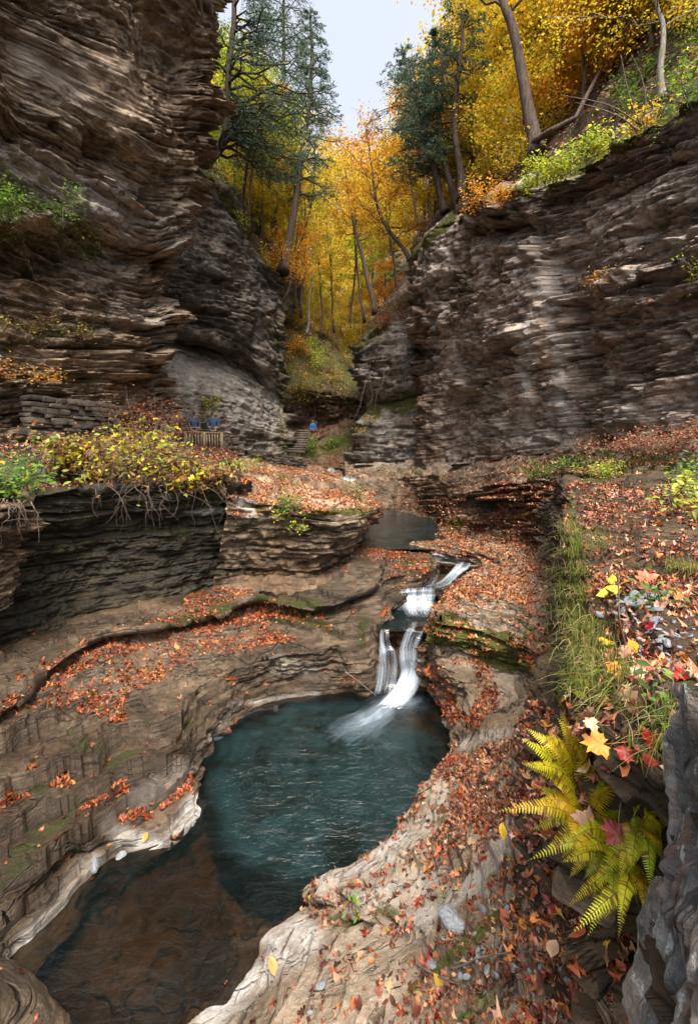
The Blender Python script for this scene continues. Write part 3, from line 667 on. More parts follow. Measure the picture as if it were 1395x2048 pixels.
# low shelf on the right of the creek and pool
RL = [ # L1 waterline, L2 rim, L3, L4 foot of the high bank, L5 under it
 [(815,1088,2.0),(838,1082,2.12),(930,1080,2.3),(1030,1084,2.5),(1130,1078,2.7)],
 [(905,1110,1.95),(925,1102,2.12),(960,1106,2.25),(1050,1104,2.5),(1140,1100,2.7)],
 [(948,1142,1.72),(962,1127,2.08),(1010,1128,2.25),(1080,1122,2.48),(1160,1125,2.7)],
 [(905,1182,1.55),(920,1160,2.05),(990,1162,2.2),(1090,1162,2.42),(1180,1170,2.65)],
 [(858,1235,1.4),(872,1207,1.93),(960,1203,2.13),(1100,1212,2.35),(1200,1225,2.6)],
 [(854,1244,1.4),(869,1228,1.88),(960,1240,1.90),(1045,1272,1.86),(1135,1310,2.1)],
 [(853,1250,1.4),(868,1238,1.86),(960,1255,1.86),(1040,1290,1.80),(1130,1330,1.98)],
 [(851,1280,1.2),(864,1284,1.34),(950,1308,1.34),(1030,1348,1.24),(1120,1398,1.6)],
 [(850,1288,1.1),(864,1292,1.27),(948,1316,1.26),(1026,1356,1.16),(1116,1406,1.58)],
 [(846,1330,.62),(872,1330,1.05),(940,1368,.92),(1004,1412,.95),(1085,1450,1.7)],
 [(842,1398,0),(868,1388,.34),(920,1412,.52),(978,1450,.95),(1070,1490,1.8)],
 [(882,1442,0),(900,1432,.28),(936,1452,.55),(980,1482,1.05),(1065,1520,1.95)],
 [(910,1500,0),(924,1488,.45),(952,1492,.85),(990,1512,1.25),(1065,1560,2.1)],
 [(870,1567,0),(886,1545,.5),(932,1560,1.1),(1002,1582,1.7),(1080,1615,2.3)],
 [(800,1672,0),(820,1635,.55),(890,1640,1.1),(992,1680,1.85),(1095,1725,2.5)],
 [(702,1747,0),(742,1722,.42),(832,1750,.95),(962,1800,1.75),(1130,1845,2.45)],
 [(604,1782,0),(655,1760,.3),(762,1810,.9),(922,1890,1.7),(1190,1930,2.5)],
 [(625,1815,0),(650,1810,.14),(740,1850,.72),(905,1930,1.62),(1215,1970,2.5)],
 [(480,1852,0),(522,1852,.14),(662,1910,.7),(882,1990,1.6),(1240,2020,2.5)],
 [(462,1900,0),(505,1902,.16),(640,1955,.72),(870,2030,1.6),(1250,2060,2.5)],
 [(425,1985,0),(468,1985,.16),(612,2020,.75),(850,2080,1.6),(1265,2120,2.5)],
 [(355,2070,0),(405,2080,.18),(560,2120,.78),(820,2180,1.6),(1290,2230,2.5)],
 [(180,2400,0),(240,2420,.2),(450,2440,.8),(800,2480,1.6),(1300,2500,2.5)],
]
rows = []
for k in range(-1, 6):
    r = []
    for s_ in RL:
        if k == -1:
            a, b = Z(*s_[0]), Z(*s_[1]); dv = (a - b); dv[2] = 0; dv /= np.linalg.norm(dv) + 1e-6
            r.append((*(a + dv * .1 - np.array((0, 0, .7))), 'w'))
        elif k == 5:
            a, b = Z(*s_[4]), Z(*s_[3]); dv = (a - b); dv[2] = 0; dv /= np.linalg.norm(dv) + 1e-6
            r.append((*(a + dv * .8), 'w'))
        else: r.append((*s_[k], 'z'))
    rows.append(r)
loft('right_shelf', rows, M['bank'], mode='z', layers=((.3,.10,1.4),(.1,.05,.7)), gen=.13, gscale=.7, seed=79, flat=.55, stair=(.13,.9), S='z',
 ledges=(([(853,1238),(920,1241),(1000,1264),(1042,1292)],.12,60),([(640,1770),(740,1738),(800,1692),(832,1640),(900,1585)],.05,40),([(560,2040),(700,1985),(830,1900),(900,1832),(1000,1742),(1040,1650)],.06,45),([(905,1160),(1000,1190),(1110,1180)],.06,30),([(930,1330),(990,1370),(1000,1430)],.08,30)),
 masks=(('R',[(862,1262),(920,1270),(1000,1296),(1020,1310)],34,2.6),('R',[(1000,1275),(1060,1340)],16,.5),('R',[(900,1170),(880,1200)],12,.8),('R',[(690,1850),(760,1820)],34,.5),('R',[(900,1560),(940,1600)],34,.3),('R',[(870,1620),(960,1650)],34,.3),('R',[(820,1980),(1000,1830),(1060,1780)],10,.8),
  ('G',[(925,1490),(1010,1460)],16,.8),('G',[(650,1765),(740,1730),(840,1650),(900,1560)],26,.7),('G',[(480,1870),(600,1880),(500,1960),(420,2040)],42,.8),('G',[(830,1850),(960,1760),(1030,1640)],26,.8),('G',[(700,1800),(860,1760)],40,.45),
  ('B',[(950,1480),(960,1600),(980,1720),(900,1900)],110,.45),('B',[(870,1340),(1000,1440),(940,1440)],60,.55),('B',[(1060,1420),(1100,1350),(1090,1280)],34,.6),('B',[(900,1980),(1100,1880),(1200,2040)],100,.6),('B',[(990,1120),(1100,1250)],30,.25)), step=2.2)

# bed of the creek under the running water
CH = [ # left edge, right edge, level
 [(650,940,5,30),(735,940,5,30)],
]
cb = [
 [(790,1098,1.75),(868,1084,1.75)],
 [(862,1116,1.72),(925,1104,1.72)],
 [(864,1140,1.55),(960,1132,1.6)],
 [(830,1165,1.5),(935,1160,1.5)],
 [(796,1188,1.35),(900,1185,1.4)],
 [(770,1200,1.15),(885,1205,1.15)],
 [(757,1238,1.05),(870,1240,1.05)],
 [(748,1262,1.0),(862,1262,1.1)],
 [(744,1300,.55),(858,1290,.8)],
 [(740,1350,.25),(856,1340,.35)],
 [(736,1400,-.1),(856,1400,-.1)],
 [(736,1440,-.6),(856,1440,-.6)],
]
rows = []
for a, b in cb:
    A, B = Z(*a), Z(*b); e = (B - A) * .12
    rows.append([(*(A - e + (0, 0, .25)), 'w'), (*A, 'w'), (*(A * .67 + B * .33 - (0, 0, .06)), 'w'), (*(A * .33 + B * .67 - (0, 0, .02)), 'w'), (*B, 'w'), (*(B + e + (0, 0, .25)), 'w')])
loft('creek_bed', rows, M['terrace'], layers=((.3,.14,.8),(.1,.05,.4)), gen=.10, gscale=1.2, seed=83, flat=.8, S='z', masks=(('all',2,1.,0),), bumps=((800,1300,22,30,.35),(790,1165,30,12,.15)), step=2.2)

# floor of the plunge pool: round deep pot, shallow brown sill towards the viewer
pc = Z(655, 1560, 0); PR = 1.95
POOLC = pc
def pool_floor():
    xs = np.linspace(-4.5, 2.0, 150); ys = np.linspace(1.6, 9.6, 190)
    X, Y = np.meshgrid(xs, ys)
    r = np.hypot((X - pc[0]) / 1.0, (Y - pc[1]) / np.where(Y > pc[1], 1.12, .98))
    r = r + .10 * fbm(X * .9, Y * .9, 0, 3, 4)
    dpt = -2.2 + (1.85) * sstep(1.35, 1.9, r)
    st = fbm(X * .45 + Y * .2, Y * .35, 0, 9, 5)
    Zz = dpt + .10 * fbm(X * 1.5, Y * 1.5, 0, 4, 4) + .16 * (np.floor(st * 3) / 3)
    Zz = np.where(r > 1.7, np.minimum(Zz, -.12), Zz)
    V = np.stack([X, Y, Zz], -1).reshape(-1, 3)
    h, w_ = X.shape; i = np.arange(h - 1)[:, None] * w_ + np.arange(w_ - 1)[None]
    Q = np.stack([i, i + 1, i + w_ + 1, i + w_], -1).reshape(-1, 4)
    mk = np.zeros((len(V), 3)); mk[:, 2] = .35
    o = link('pool_floor', mesh('pool_floor', V, Q, M['bank'], uv=V[:, :2], mask=mk)); o['kind'] = 'structure'
    # upper pool and far creek floors
    mb = MB()
    for x0, x1, y0, y1, z in ((-1.5, 6.5, 14, 29, 1.45),):
        xs = np.linspace(x0, x1, 40); ys = np.linspace(y0, y1, 60); X, Y = np.meshgrid(xs, ys)
        V = np.stack([X, Y, z + .15 * fbm(X * .6, Y * .6, 0, 2, 4)], -1).reshape(-1, 3)
        h, w_ = X.shape; i = np.arange(h - 1)[:, None] * w_ + np.arange(w_ - 1)[None]
        mb.add(V, np.stack([i, i + 1, i + w_ + 1, i + w_], -1).reshape(-1, 4))
    tag(mb.build('upper_pool_floor', M['terrace']), kind='structure')
pool_floor()

# the high bank at the right, next to the camera
RB = [ # foot, edge, top..., far right   (px, py, depth)
 [(1085,1000,12),(1105,975,11.2),(1130,958,10.6),(1200,950,10.2),(1330,942,9.6),(1600,930,9.2)],
 [(1105,1040,10.2),(1122,1000,9.2),(1140,985,8.8),(1210,972,8.4),(1330,962,7.9),(1600,950,7.4)],
 [(1120,1100,8.6),(1130,1045,7.6),(1142,1030,7.2),(1212,1012,6.8),(1330,1005,6.4),(1600,1005,5.8)],
 [(1130,1190,7.2),(1140,1110,6.1),(1152,1092,5.8),(1218,1080,5.4),(1330,1072,5),(1600,1090,4.4)],
 [(1125,1310,6.1),(1150,1190,5.0),(1165,1165,4.7),(1222,1150,4.3),(1330,1150,3.9),(1600,1180,3.4)],
 [(1090,1430,5.3),(1138,1300,4.2),(1155,1262,3.9),(1222,1245,3.5),(1330,1245,3.0),(1600,1290,2.5)],
 [(1065,1560,4.4),(1118,1440,3.4),(1140,1395,3.1),(1222,1350,2.65),(1330,1345,2.3),(1600,1400,1.9)],
 [(1082,1700,3.5),(1125,1600,2.8),(1150,1540,2.5),(1230,1460,2.1),(1330,1430,1.85),(1600,1520,1.5)],
 [(1120,1840,2.9),(1160,1760,2.45),(1200,1680,2.15),(1265,1590,1.85),(1340,1540,1.65),(1600,1650,1.3)],
 [(1180,1960,2.6),(1200,1900,2.35),(1225,1840,2.2),(1275,1760,2.0),(1345,1660,1.75),(1600,1750,1.3)],
 [(1200,2060,2.5),(1220,2000,2.35),(1240,1960,2.2),(1285,1880,2.05),(1350,1780,1.8),(1600,1850,1.3)],
 [(1220,2300,2.4),(1240,2250,2.3),(1260,2200,2.2),(1300,2150,2.0),(1350,2100,1.8),(1600,2100,1.3)],
]
rows = [[(*(D(*r[0]) + np.array((-.15, .1, -.6))), 'w')] + r for r in RB]
loft('right_bank', rows, M['soil'], layers=((.25,.16,.9),(.09,.07,.4)), gen=.12, gscale=1.1, seed=89, flat=.9, stair=(.12,.4), S='z',
 masks=(('R',[(1140,1000),(1150,1100),(1150,1250),(1130,1380)],26,.55),('R',[(1240,1150),(1395,1130)],20,.5),('R',[(1200,1000),(1395,980)],40,.35),('B',[(1240,1700),(1300,1600)],60,.3)), step=2.4)
# upright slab of blue-grey rock in the bottom right corner
loft('corner_slab', [
 [(1358,1385,1.62),(1385,1378,1.45),(1480,1370,1.2),(1600,1360,1.1)],
 [(1352,1470,1.60),(1385,1465,1.42),(1480,1460,1.18),(1600,1460,1.08)],
 [(1342,1580,1.60),(1385,1580,1.42),(1480,1580,1.18),(1600,1580,1.08)],
 [(1335,1690,1.62),(1385,1690,1.45),(1480,1690,1.2),(1600,1700,1.1)],
 [(1278,1740,1.75),(1345,1745,1.5),(1460,1750,1.2),(1600,1760,1.1)],
 [(1238,1850,1.85),(1325,1850,1.55),(1450,1850,1.25),(1600,1850,1.1)],
 [(1248,1960,1.82),(1325,1960,1.55),(1450,1960,1.25),(1600,1960,1.1)],
 [(1262,2120,1.8),(1330,2120,1.55),(1450,2120,1.25),(1600,2120,1.1)],
], M['fore_rock'], layers=((.12,.035,.5),(.04,.015,.2)), gen=.06, gscale=2.6, seed=97, S='u', wall=(.0,.01), rough3=.03,
 masks=(('G',[(1310,1880),(1330,2048)],26,1.),('G',[(1360,1640),(1350,1560)],20,.8),('G',[(1290,1780),(1310,1850)],22,.9),('B',[(1380,1420),(1385,1600)],16,.5)), step=2.6)

# ================================================================== WATER
def water_mat(name, deep, shallow_alpha=.35, rough=.06, streak=False):
    m = NT(name); tc = m.n('ShaderNodeTexCoord').outputs['Object']
    ms = m.n('ShaderNodeSeparateColor'); m.l(m.attr('Mask').outputs['Color'], ms.inputs[0])  # R foam, G murk (deep), B ripple
    uv = m.n('ShaderNodeTexCoord').outputs['UV']
    rip = m.noise(m.mapping(tc, (2.2, 3.6, 1)), 1, 5, .55, 2.2)
    rip2 = m.noise(m.mapping(tc, (7, 12, 1)), 1, 4, .55, 1.8)
    b = m.n('ShaderNodeBsdfPrincipled')
    hue = m.ramp(m.noise(tc, 1.1, 6, .65, 1.5), [(.35, tuple(c * .35 for c in deep)), (.65, (deep[0] * 1.5, deep[1] * 1.5, deep[2] * 2.0))])
    fo = m.noise(m.mapping(uv, (1.5, 4.2, 1)), 1, 8, .6, 1.1)
    fo = m.math('ADD', m.math('MULTIPLY', m.math('MULTIPLY', m.math('SUBTRACT', fo, .5), 1.25), m.math('ADD', ms.outputs[0], .25)), m.math('MULTIPLY', ms.outputs[0], .95))
    fo = m.ramp(fo, [(.12, 0.), (.5, .35), (1.0, .95)])
    col = m.mix(fo, hue, (.30, .37, .44))
    m.l(col, b.inputs['Base Color'])
    m.l(m.math('MULTIPLY_ADD', fo, .5, rough), b.inputs['Roughness'])
    b.inputs['IOR'].default_value = 1.33
    bp = m.n('ShaderNodeBump'); bp.inputs['Distance'].default_value = .10
    m.l(m.math('MULTIPLY', ms.outputs[2], 1.0), bp.inputs['Strength'])
    m.l(m.math('ADD', rip, m.math('MULTIPLY', rip2, .35)), bp.inputs['Height']); m.l(bp.outputs[0], b.inputs['Normal'])
    gl = m.n('ShaderNodeBsdfGlossy'); gl.inputs['Roughness'].default_value = rough; m.l(bp.outputs[0], gl.inputs['Normal'])
    tr = m.n('ShaderNodeBsdfTransparent'); tr.inputs[0].default_value = (.40, .31, .22, 1)
    fr = m.n('ShaderNodeFresnel'); fr.inputs[0].default_value = 1.33; m.l(bp.outputs[0], fr.inputs['Normal'])
    clear = m.n('ShaderNodeMixShader'); m.l(fr.outputs[0], clear.inputs[0]); m.l(tr.outputs[0], clear.inputs[1]); m.l(gl.outputs[0], clear.inputs[2])
    x = m.n('ShaderNodeMixShader')
    m.l(m.math('MAXIMUM', ms.outputs[1], fo, clamp=True), x.inputs[0]); m.l(clear.outputs[0], x.inputs[1]); m.l(b.outputs[0], x.inputs[2])
    m.l(x.outputs[0], m.out.inputs[0]); return m.m
M['water'] = water_mat('water', (.006, .016, .013), rough=.05)
M['water_up'] = water_mat('water_up', (.012, .022, .018))
def silk_mat(name):
    m = NT(name); uv = m.n('ShaderNodeTexCoord').outputs['UV']
    ms = m.n('ShaderNodeSeparateColor'); m.l(m.attr('Mask').outputs['Color'], ms.inputs[0])
    s1 = m.noise(m.mapping(uv, (34, .9, 1)), 1, 4, .6, .15)
    s2 = m.noise(m.mapping(uv, (9, .5, 1)), 1, 3, .6, .3)
    f = m.math('ADD', m.math('MULTIPLY', m.math('SUBTRACT', s1, .5), 1.1), m.math('MULTIPLY', m.math('SUBTRACT', s2, .5), 1.3))
    f = m.math('ADD', m.math('MULTIPLY', f, 1.15), m.math('MULTIPLY', ms.outputs[0], .72))
    a = m.ramp(f, [(.10, 0.), (.95, .92)])
    b = m.n('ShaderNodeBsdfPrincipled'); b.inputs['Base Color'].default_value = (.34, .40, .46, 1); b.inputs['Roughness'].default_value = .5
    tr = m.n('ShaderNodeBsdfTransparent'); tr.inputs[0].default_value = (.8, .76, .7, 1)
    gl = m.n('ShaderNodeBsdfGlossy'); gl.inputs['Roughness'].default_value = .12
    fr = m.n('ShaderNodeFresnel'); fr.inputs[0].default_value = 1.33
    c = m.n('ShaderNodeMixShader'); m.l(fr.outputs[0], c.inputs[0]); m.l(tr.outputs[0], c.inputs[1]); m.l(gl.outputs[0], c.inputs[2])
    x = m.n('ShaderNodeMixShader'); m.l(a, x.inputs[0]); m.l(c.outputs[0], x.inputs[1]); m.l(b.outputs[0], x.inputs[2])
    # silk never quite closes at its edge
    y = m.n('ShaderNodeMixShader'); m.l(ms.outputs[1], y.inputs[0]); m.l(m.n('ShaderNodeBsdfTransparent').outputs[0], y.inputs[1]); m.l(x.outputs[0], y.inputs[2])
    m.l(y.outputs[0], m.out.inputs[0]); return m.m
M['silk'] = silk_mat('falling_water')

def pool_surface():
    xs = np.linspace(-4.4, 2.3, 340); ys = np.linspace(1.4, 9.7, 400); X, Y = np.meshgrid(xs, ys)
    px, py, _ = proj(np.stack([X, Y, 0 * X], -1))
    r = np.hypot((X - pc[0]), (Y - pc[1]) / np.where(Y > pc[1], 1.12, .98)) + .16 * fbm(X * .9, Y * .9, 0, 3, 4)
    murk = .95 * (1 - sstep(1.5, 1.95, r)) + .0
    # brown sill is clear water; far rim stays murky right to the wall
    murk = np.maximum(murk, .88 * sstep(6.6, 7.4, Y) * (1 - sstep(1.9, 2.4, r)))
    murk = np.maximum(murk, .22)
    # foam carried out from the foot of the fall
    F0 = Z(800, 1400, 0); F1 = Z(640, 1500, 0); dv = F1 - F0; L = np.linalg.norm(dv); dv /= L
    t = ((X - F0[0]) * dv[0] + (Y - F0[1]) * dv[1]); u = (X - F0[0]) * -dv[1] + (Y - F0[1]) * dv[0]
    wd = .14 + .20 * np.clip(t, 0, 4)
    foam = np.exp(-(u / wd) ** 2) * sstep(-.3, .1, t) * (1 - sstep(.1, 2.4, t)) * .95
    foam = np.maximum(foam, .85 * np.exp(-((px - 800) / 50) ** 2 - ((py - 1405) / 22) ** 2))
    d1 = seg_dist(px, py, [(480, 1432), (520, 1420), (552, 1416)]); foam = np.maximum(foam, .5 * (1 - sstep(1, 7, d1 + 4 * noise(X * 9, Y * 9, 0, 3))))
    d1 = seg_dist(px, py, [(430, 1478), (446, 1474)]); foam = np.maximum(foam, .5 * (1 - sstep(1, 7, d1 + 4 * noise(X * 9, Y * 9, 0, 3))))
    Zz = .006 * fbm(X * 2.5, Y * 2.5, 0, 6, 3) * (1 + 2 * foam) + .05 * np.exp(-((px - 790) / 50) ** 2 - ((py - 1410) / 25) ** 2)
    V = np.stack([X, Y, Zz], -1).reshape(-1, 3)
    h, w_ = X.shape; i = np.arange(h - 1)[:, None] * w_ + np.arange(w_ - 1)[None]
    Q = np.stack([i, i + 1, i + w_ + 1, i + w_], -1).reshape(-1, 4)
    rip = .3 + .35 * (1 - sstep(1.2, 2.2, r))
    mk = np.stack([foam, murk, rip], -1).reshape(-1, 3)
    uv = np.stack([t, u * 1.6], -1).reshape(-1, 2)
    tag(link('plunge_pool_water', mesh('plunge_pool_water', V, Q, M['water'], uv=uv, mask=mk, smooth=True)), kind='structure')
pool_surface()
def flat_water(name, x0, x1, y0, y1, z, foam=(), murk=.75, mat='water_up', rip=.2):
    xs = np.linspace(x0, x1, 160); ys = np.linspace(y0, y1, 200); X, Y = np.meshgrid(xs, ys)
    px, py, _ = proj(np.stack([X, Y, z + 0 * X], -1)); fo = 0 * X
    for pts, wd, st in foam: fo = np.maximum(fo, st * (1 - sstep(wd * .3, wd, seg_dist(px, py, pts) + wd * .5 * noise(X * 5, Y * 5, 0, 3))))
    V = np.stack([X, Y, z + .004 * fbm(X * 3, Y * 3, 0, 6, 3)], -1).reshape(-1, 3)
    h, w_ = X.shape; i = np.arange(h - 1)[:, None] * w_ + np.arange(w_ - 1)[None]
    Q = np.stack([i, i + 1, i + w_ + 1, i + w_], -1).reshape(-1, 4)
    mk = np.stack([fo, murk + 0 * fo, rip + 0 * fo], -1).reshape(-1, 3)
    tag(link(name, mesh(name, V, Q, M[mat], uv=np.stack([X, Y], -1).reshape(-1, 2), mask=mk, smooth=True)), kind='structure')
flat_water('upper_pool_water', -.5, 7.5, 14.5, 29.5, 2.0, foam=(([(755, 1026), (800, 1028)], 1.2, .5),))

def ribbon(name, rows, n=14, m=10, foam=None, z0=.0):
    """silky running water: rows of (left, right, centre bulge, white) from top to bottom"""
    A = []; W = []
    for l, r, bulge, wh in rows:
        L, Rr = Z(*l), Z(*r); t = np.linspace(0, 1, m)[:, None]
        pts = L * (1 - t) + Rr * t; pts[:, 2] += (bulge * np.sin(t * math.pi)[:, 0] + z0)
        A.append(pts); W.append(np.full(m, wh))
    A = cr(np.array(A), n); W = lin(np.array(W), n)
    h, w_ = A.shape[:2]
    i = np.arange(h - 1)[:, None] * w_ + np.arange(w_ - 1)[None]
    Q = np.stack([i, i + 1, i + w_ + 1, i + w_], -1).reshape(-1, 4)
    tt = np.linspace(0, 1, m)[None] + 0 * W
    s_ = np.concatenate([[0], np.cumsum(np.linalg.norm(np.diff(A[:, m // 2], axis=0), axis=1))])
    U = (tt - .5) * np.linalg.norm(A[:, -1] - A[:, 0], axis=1)[:, None]
    edge = sstep(0, .16, tt) * sstep(1, .84, tt)
    ends = np.ones(h)[:, None]; ends[:4, 0] = np.linspace(0, 1, 4); ends[-6:, 0] = np.linspace(1, 0, 6)
    A = A + .012 * fbm(U * 9, s_[:, None] * 1.2, 0, 5, 3)[..., None]
    mk = np.stack([W, edge * ends, 0 * W], -1).reshape(-1, 3)
    uv = np.stack([U, s_[:, None] + 0 * U], -1).reshape(-1, 2)
    tag(link(name, mesh(name, A.reshape(-1, 3), Q, M['silk'], uv=uv, mask=mk, smooth=True)), kind='structure')
# creek between the pools
flat_water('creek_water', 1.4, 3.9, 13.1, 16.0, 1.86, foam=(([(868,1108),(905,1112)],6,.9),([(855,1116),(880,1120)],5,.5)), murk=.4, rip=.4)
flat_water('lower_creek_water', .62, 1.95, 9.5, 12.0, 1.22, foam=(([(800,1205),(850,1215),(870,1205)],22,.75),([(820,1225),(860,1228)],10,.5)), murk=.5, rip=.5)
ribbon('rapid_water', [((915,1122,1.88),(945,1126,1.9),.01,.2),((908,1132,1.8),(938,1136,1.82),.02,.7),((892,1150,1.62),(916,1152,1.64),.02,.85),((872,1165,1.56),(905,1168,1.56),.01,.45),((835,1172,1.54),(885,1182,1.54),.01,.3)])
ribbon('rapid_water', [((850,1128,1.72),(878,1128,1.74),.01,.2),((852,1150,1.6),(876,1152,1.6),.01,.3),((836,1168,1.56),(872,1176,1.56),.01,.3)])
ribbon('step_water', [((800,1178,1.54),(868,1172,1.56),.01,.25),((796,1186,1.5),(870,1180,1.52),.02,.7),((792,1196,1.36),(872,1190,1.4),.03,.8),((798,1208,1.26),(868,1204,1.27),.02,.8),((806,1222,1.25),(872,1222,1.25),.01,.6),((812,1232,1.25),(876,1232,1.25),.0,.2)])
# main fall: curved chute on the right, broken veil on the left
ribbon('waterfall', [((822,1246,1.24),(856,1248,1.24),.01,.05),((812,1262,1.24),(850,1265,1.24),.02,.2),((804,1280,1.10),(842,1282,1.14),.04,.3),((797,1304,.88),(836,1304,.93),.06,.45),((797,1328,.66),(838,1328,.68),.07,.85),((798,1352,.38),(844,1350,.42),.07,1.0),((786,1378,.16),(838,1376,.2),.06,1.05),((764,1402,.05),(824,1402,.06),.03,1.0),((738,1424,.03),(804,1424,.03),.02,.6)], n=12, m=16, z0=.05)
ribbon('waterfall', [((760,1262,1.22),(780,1262,1.22),.01,.15),((758,1280,1.05),(778,1280,1.08),.02,.4),((757,1296,.9),(784,1298,.92),.03,.45),((756,1316,.75),(792,1312,.8),.04,.5),((752,1345,.42),(798,1340,.5),.05,.4),((748,1378,.12),(796,1372,.2),.04,.35),((744,1396,.03),(790,1396,.05),.01,.3)], n=10, m=14, z0=.06)
# little falls at the head of the gorge
def ribd(name, rows, **k):
    rr = []
    for l, r, b_, w_ in rows:
        f_ = lambda p: (p[0], p[1], float(D(*p)[2]))
        rr.append((f_(l), f_(r), b_, w_))
    ribbon(name, rr, **k)
def Dz(px, py, d): return (px, py, float(D(px, py, d)[2]))
def ribbonD(name, rows, n=8, m=8):
    global Z
    zz = Z; Z = D
    try: ribbon(name, rows, n=n, m=m)
    finally: Z = zz
ribbonD('far_fall_water', [((678,952,27.6),(716,952,27.6),0,.2),((680,958,27.2),(714,958,27.2),0,.45),((684,968,27),(700,970,27),0,.5),((684,976,26.8),(708,978,26.8),0,.2)])
ribbonD('far_fall_water', [((656,934,29.4),(668,934,29.4),0,.2),((654,944,29),(668,944,29),0,.5),((652,955,28.6),(670,955,28.6),0,.2)])

# ================================================================== FALLEN LEAVES
def maple():
    a = [(-90,.18),(-64,.60),(-50,.50),(-32,.66),(-18,.74),(-6,.98),(8,.72),(22,.76),(36,.62),(48,.84),(58,1.0),(70,.76),(80,.84),(90,1.10)]
    pts = []
    full = [(t, r) for t, r in a] + [(180 - t, r) for t, r in a[::-1][1:-1]]
    for t, r in full: pts.append((r * math.cos(R(t)), r * math.sin(R(t)) , 0))
    V = np.array([(0, 0, 0)] + pts) * .5
    n = len(pts); T = [(0, 1 + i, 1 + (i + 1) % n) for i in range(n)]
    return V, np.array(T)
def oval():
    pts = [(0,-.55),(.2,-.35),(.3,-.05),(.22,.3),(0,.6),(-.22,.3),(-.3,-.05),(-.2,-.35)]
    V = np.array([(0, 0, 0)] + [(x, y, 0) for x, y in pts]); n = 8
    return V, np.array([(0, 1 + i, 1 + (i + 1) % n) for i in range(n)])
def lobed():
    a = [(-90,.15),(-40,.7),(0,.55),(25,.95),(60,.6),(90,1.1)]
    full = a + [(180 - t, r) for t, r in a[::-1][1:-1]]
    V = np.array([(0, 0, 0)] + [(r * math.cos(R(t)) * .5, r * math.sin(R(t)) * .5, 0) for t, r in full]); n = len(full)
    return V, np.array([(0, 1 + i, 1 + (i + 1) % n) for i in range(n)])
def curl(V, seed, k=1.):
    r = np.random.default_rng(seed); V = V.copy()
    a = r.uniform(0, 6.28); d_ = V[:, 0] * math.cos(a) + V[:, 1] * math.sin(a)
    V[:, 2] += k * (r.uniform(.3, 1.3) * d_ ** 2 - r.uniform(.0, .35) * np.abs(V[:, 0]) + .12 * r.normal(size=len(V)) * (np.hypot(V[:, 0], V[:, 1]) > .3))
    return V
TEMPL = [(curl(maple()[0], s, 2.0), maple()[1]) for s in range(5)] + [(curl(oval()[0], s + 9, 1.8), oval()[1]) for s in range(3)] + [(curl(lobed()[0], s + 20, 2.2), lobed()[1]) for s in range(3)]
FAR = [(np.array([(0, -.5, 0), (.36, 0, .08), (0, .55, 0), (-.36, 0, .10)]), np.array([(0, 1, 2), (0, 2, 3)]))]
PAL = {
 'litter': [((.33,.085,.030),3),((.42,.135,.045),3),((.50,.25,.13),4),((.20,.05,.022),3),((.11,.035,.02),5),((.16,.07,.04),3),((.56,.33,.20),1.8),((.50,.17,.02),1.2),((.28,.02,.012),.8),((.6,.34,.03),.25)],
 'pinkish': [((.46,.19,.07),3.5),((.54,.32,.16),2.),((.34,.11,.03),4),((.17,.05,.025),3.5),((.44,.15,.03),1.8),((.24,.02,.02),.6)],
 'rust': [((.36,.07,.022),3),((.46,.13,.03),3),((.25,.045,.018),3),((.5,.22,.08),1.5),((.13,.03,.015),1.2)],
 'hill': [((.20,.055,.020),3),((.28,.09,.03),2),((.12,.035,.015),3),((.36,.16,.05),1.2),((.07,.025,.012),2)],
 'yellow': [((.66,.44,.030),4),((.74,.56,.05),3),((.58,.30,.02),1.8),((.46,.46,.04),2.2),((.66,.36,.03),1.2),((.28,.32,.04),1.2)],
 'orange': [((.60,.24,.02),4),((.66,.34,.02),3),((.50,.16,.02),2),((.62,.44,.04),1)],
 'yelgreen': [((.42,.46,.03),3),((.60,.50,.03),2),((.24,.34,.03),3),((.14,.22,.03),1.5)],
 'green': [((.10,.20,.02),3),((.17,.30,.03),2),((.05,.11,.02),2),((.35,.38,.03),.8)],
 'conifer': [((.055,.105,.070),3),((.075,.135,.085),3),((.040,.080,.062),2),((.12,.16,.06),1.2)],
 'bush': [((.52,.42,.03),2.2),((.26,.32,.04),2.5),((.18,.09,.035),3.5),((.11,.05,.025),3.5),((.68,.58,.04),.8),((.30,.14,.04),2.5)],
 'fern': [((.66,.58,.02),4),((.72,.54,.02),2),((.44,.50,.03),2),((.50,.34,.03),.7)],
 'grass': [((.16,.24,.03),3),((.30,.26,.08),3),((.44,.35,.16),2),((.09,.15,.02),2)],
}
def pick(pal, n, rng=RNG, var=.22):
    c = np.array([p[0] for p in PAL[pal]]); w_ = np.array([p[1] for p in PAL[pal]], float)
    i = rng.choice(len(c), n, p=w_ / w_.sum())
    if pal in ('litter', 'rust', 'pinkish'): c = c * ((.86, .84, .84) if pal != 'rust' else (.68, .66, .50))
    return np.clip(c[i] * np.exp(rng.normal(0, var, (n, 1))) * np.exp(rng.normal(0, var * .3, (n, 3))), 0, .9)
def frames(Nn, rng=RNG, tilt=.35, yaw=None):
    n = len(Nn); Nn = Nn + rng.normal(0, tilt, (n, 3)); Nn /= np.linalg.norm(Nn, axis=1)[:, None] + 1e-9
    th = rng.uniform(0, 6.283, n) if yaw is None else yaw
    t = np.stack([np.cos(th), np.sin(th), 0 * th + .01], -1)
    a = np.cross(t, Nn); a /= np.linalg.norm(a, axis=1)[:, None] + 1e-9
    return a, np.cross(Nn, a), Nn
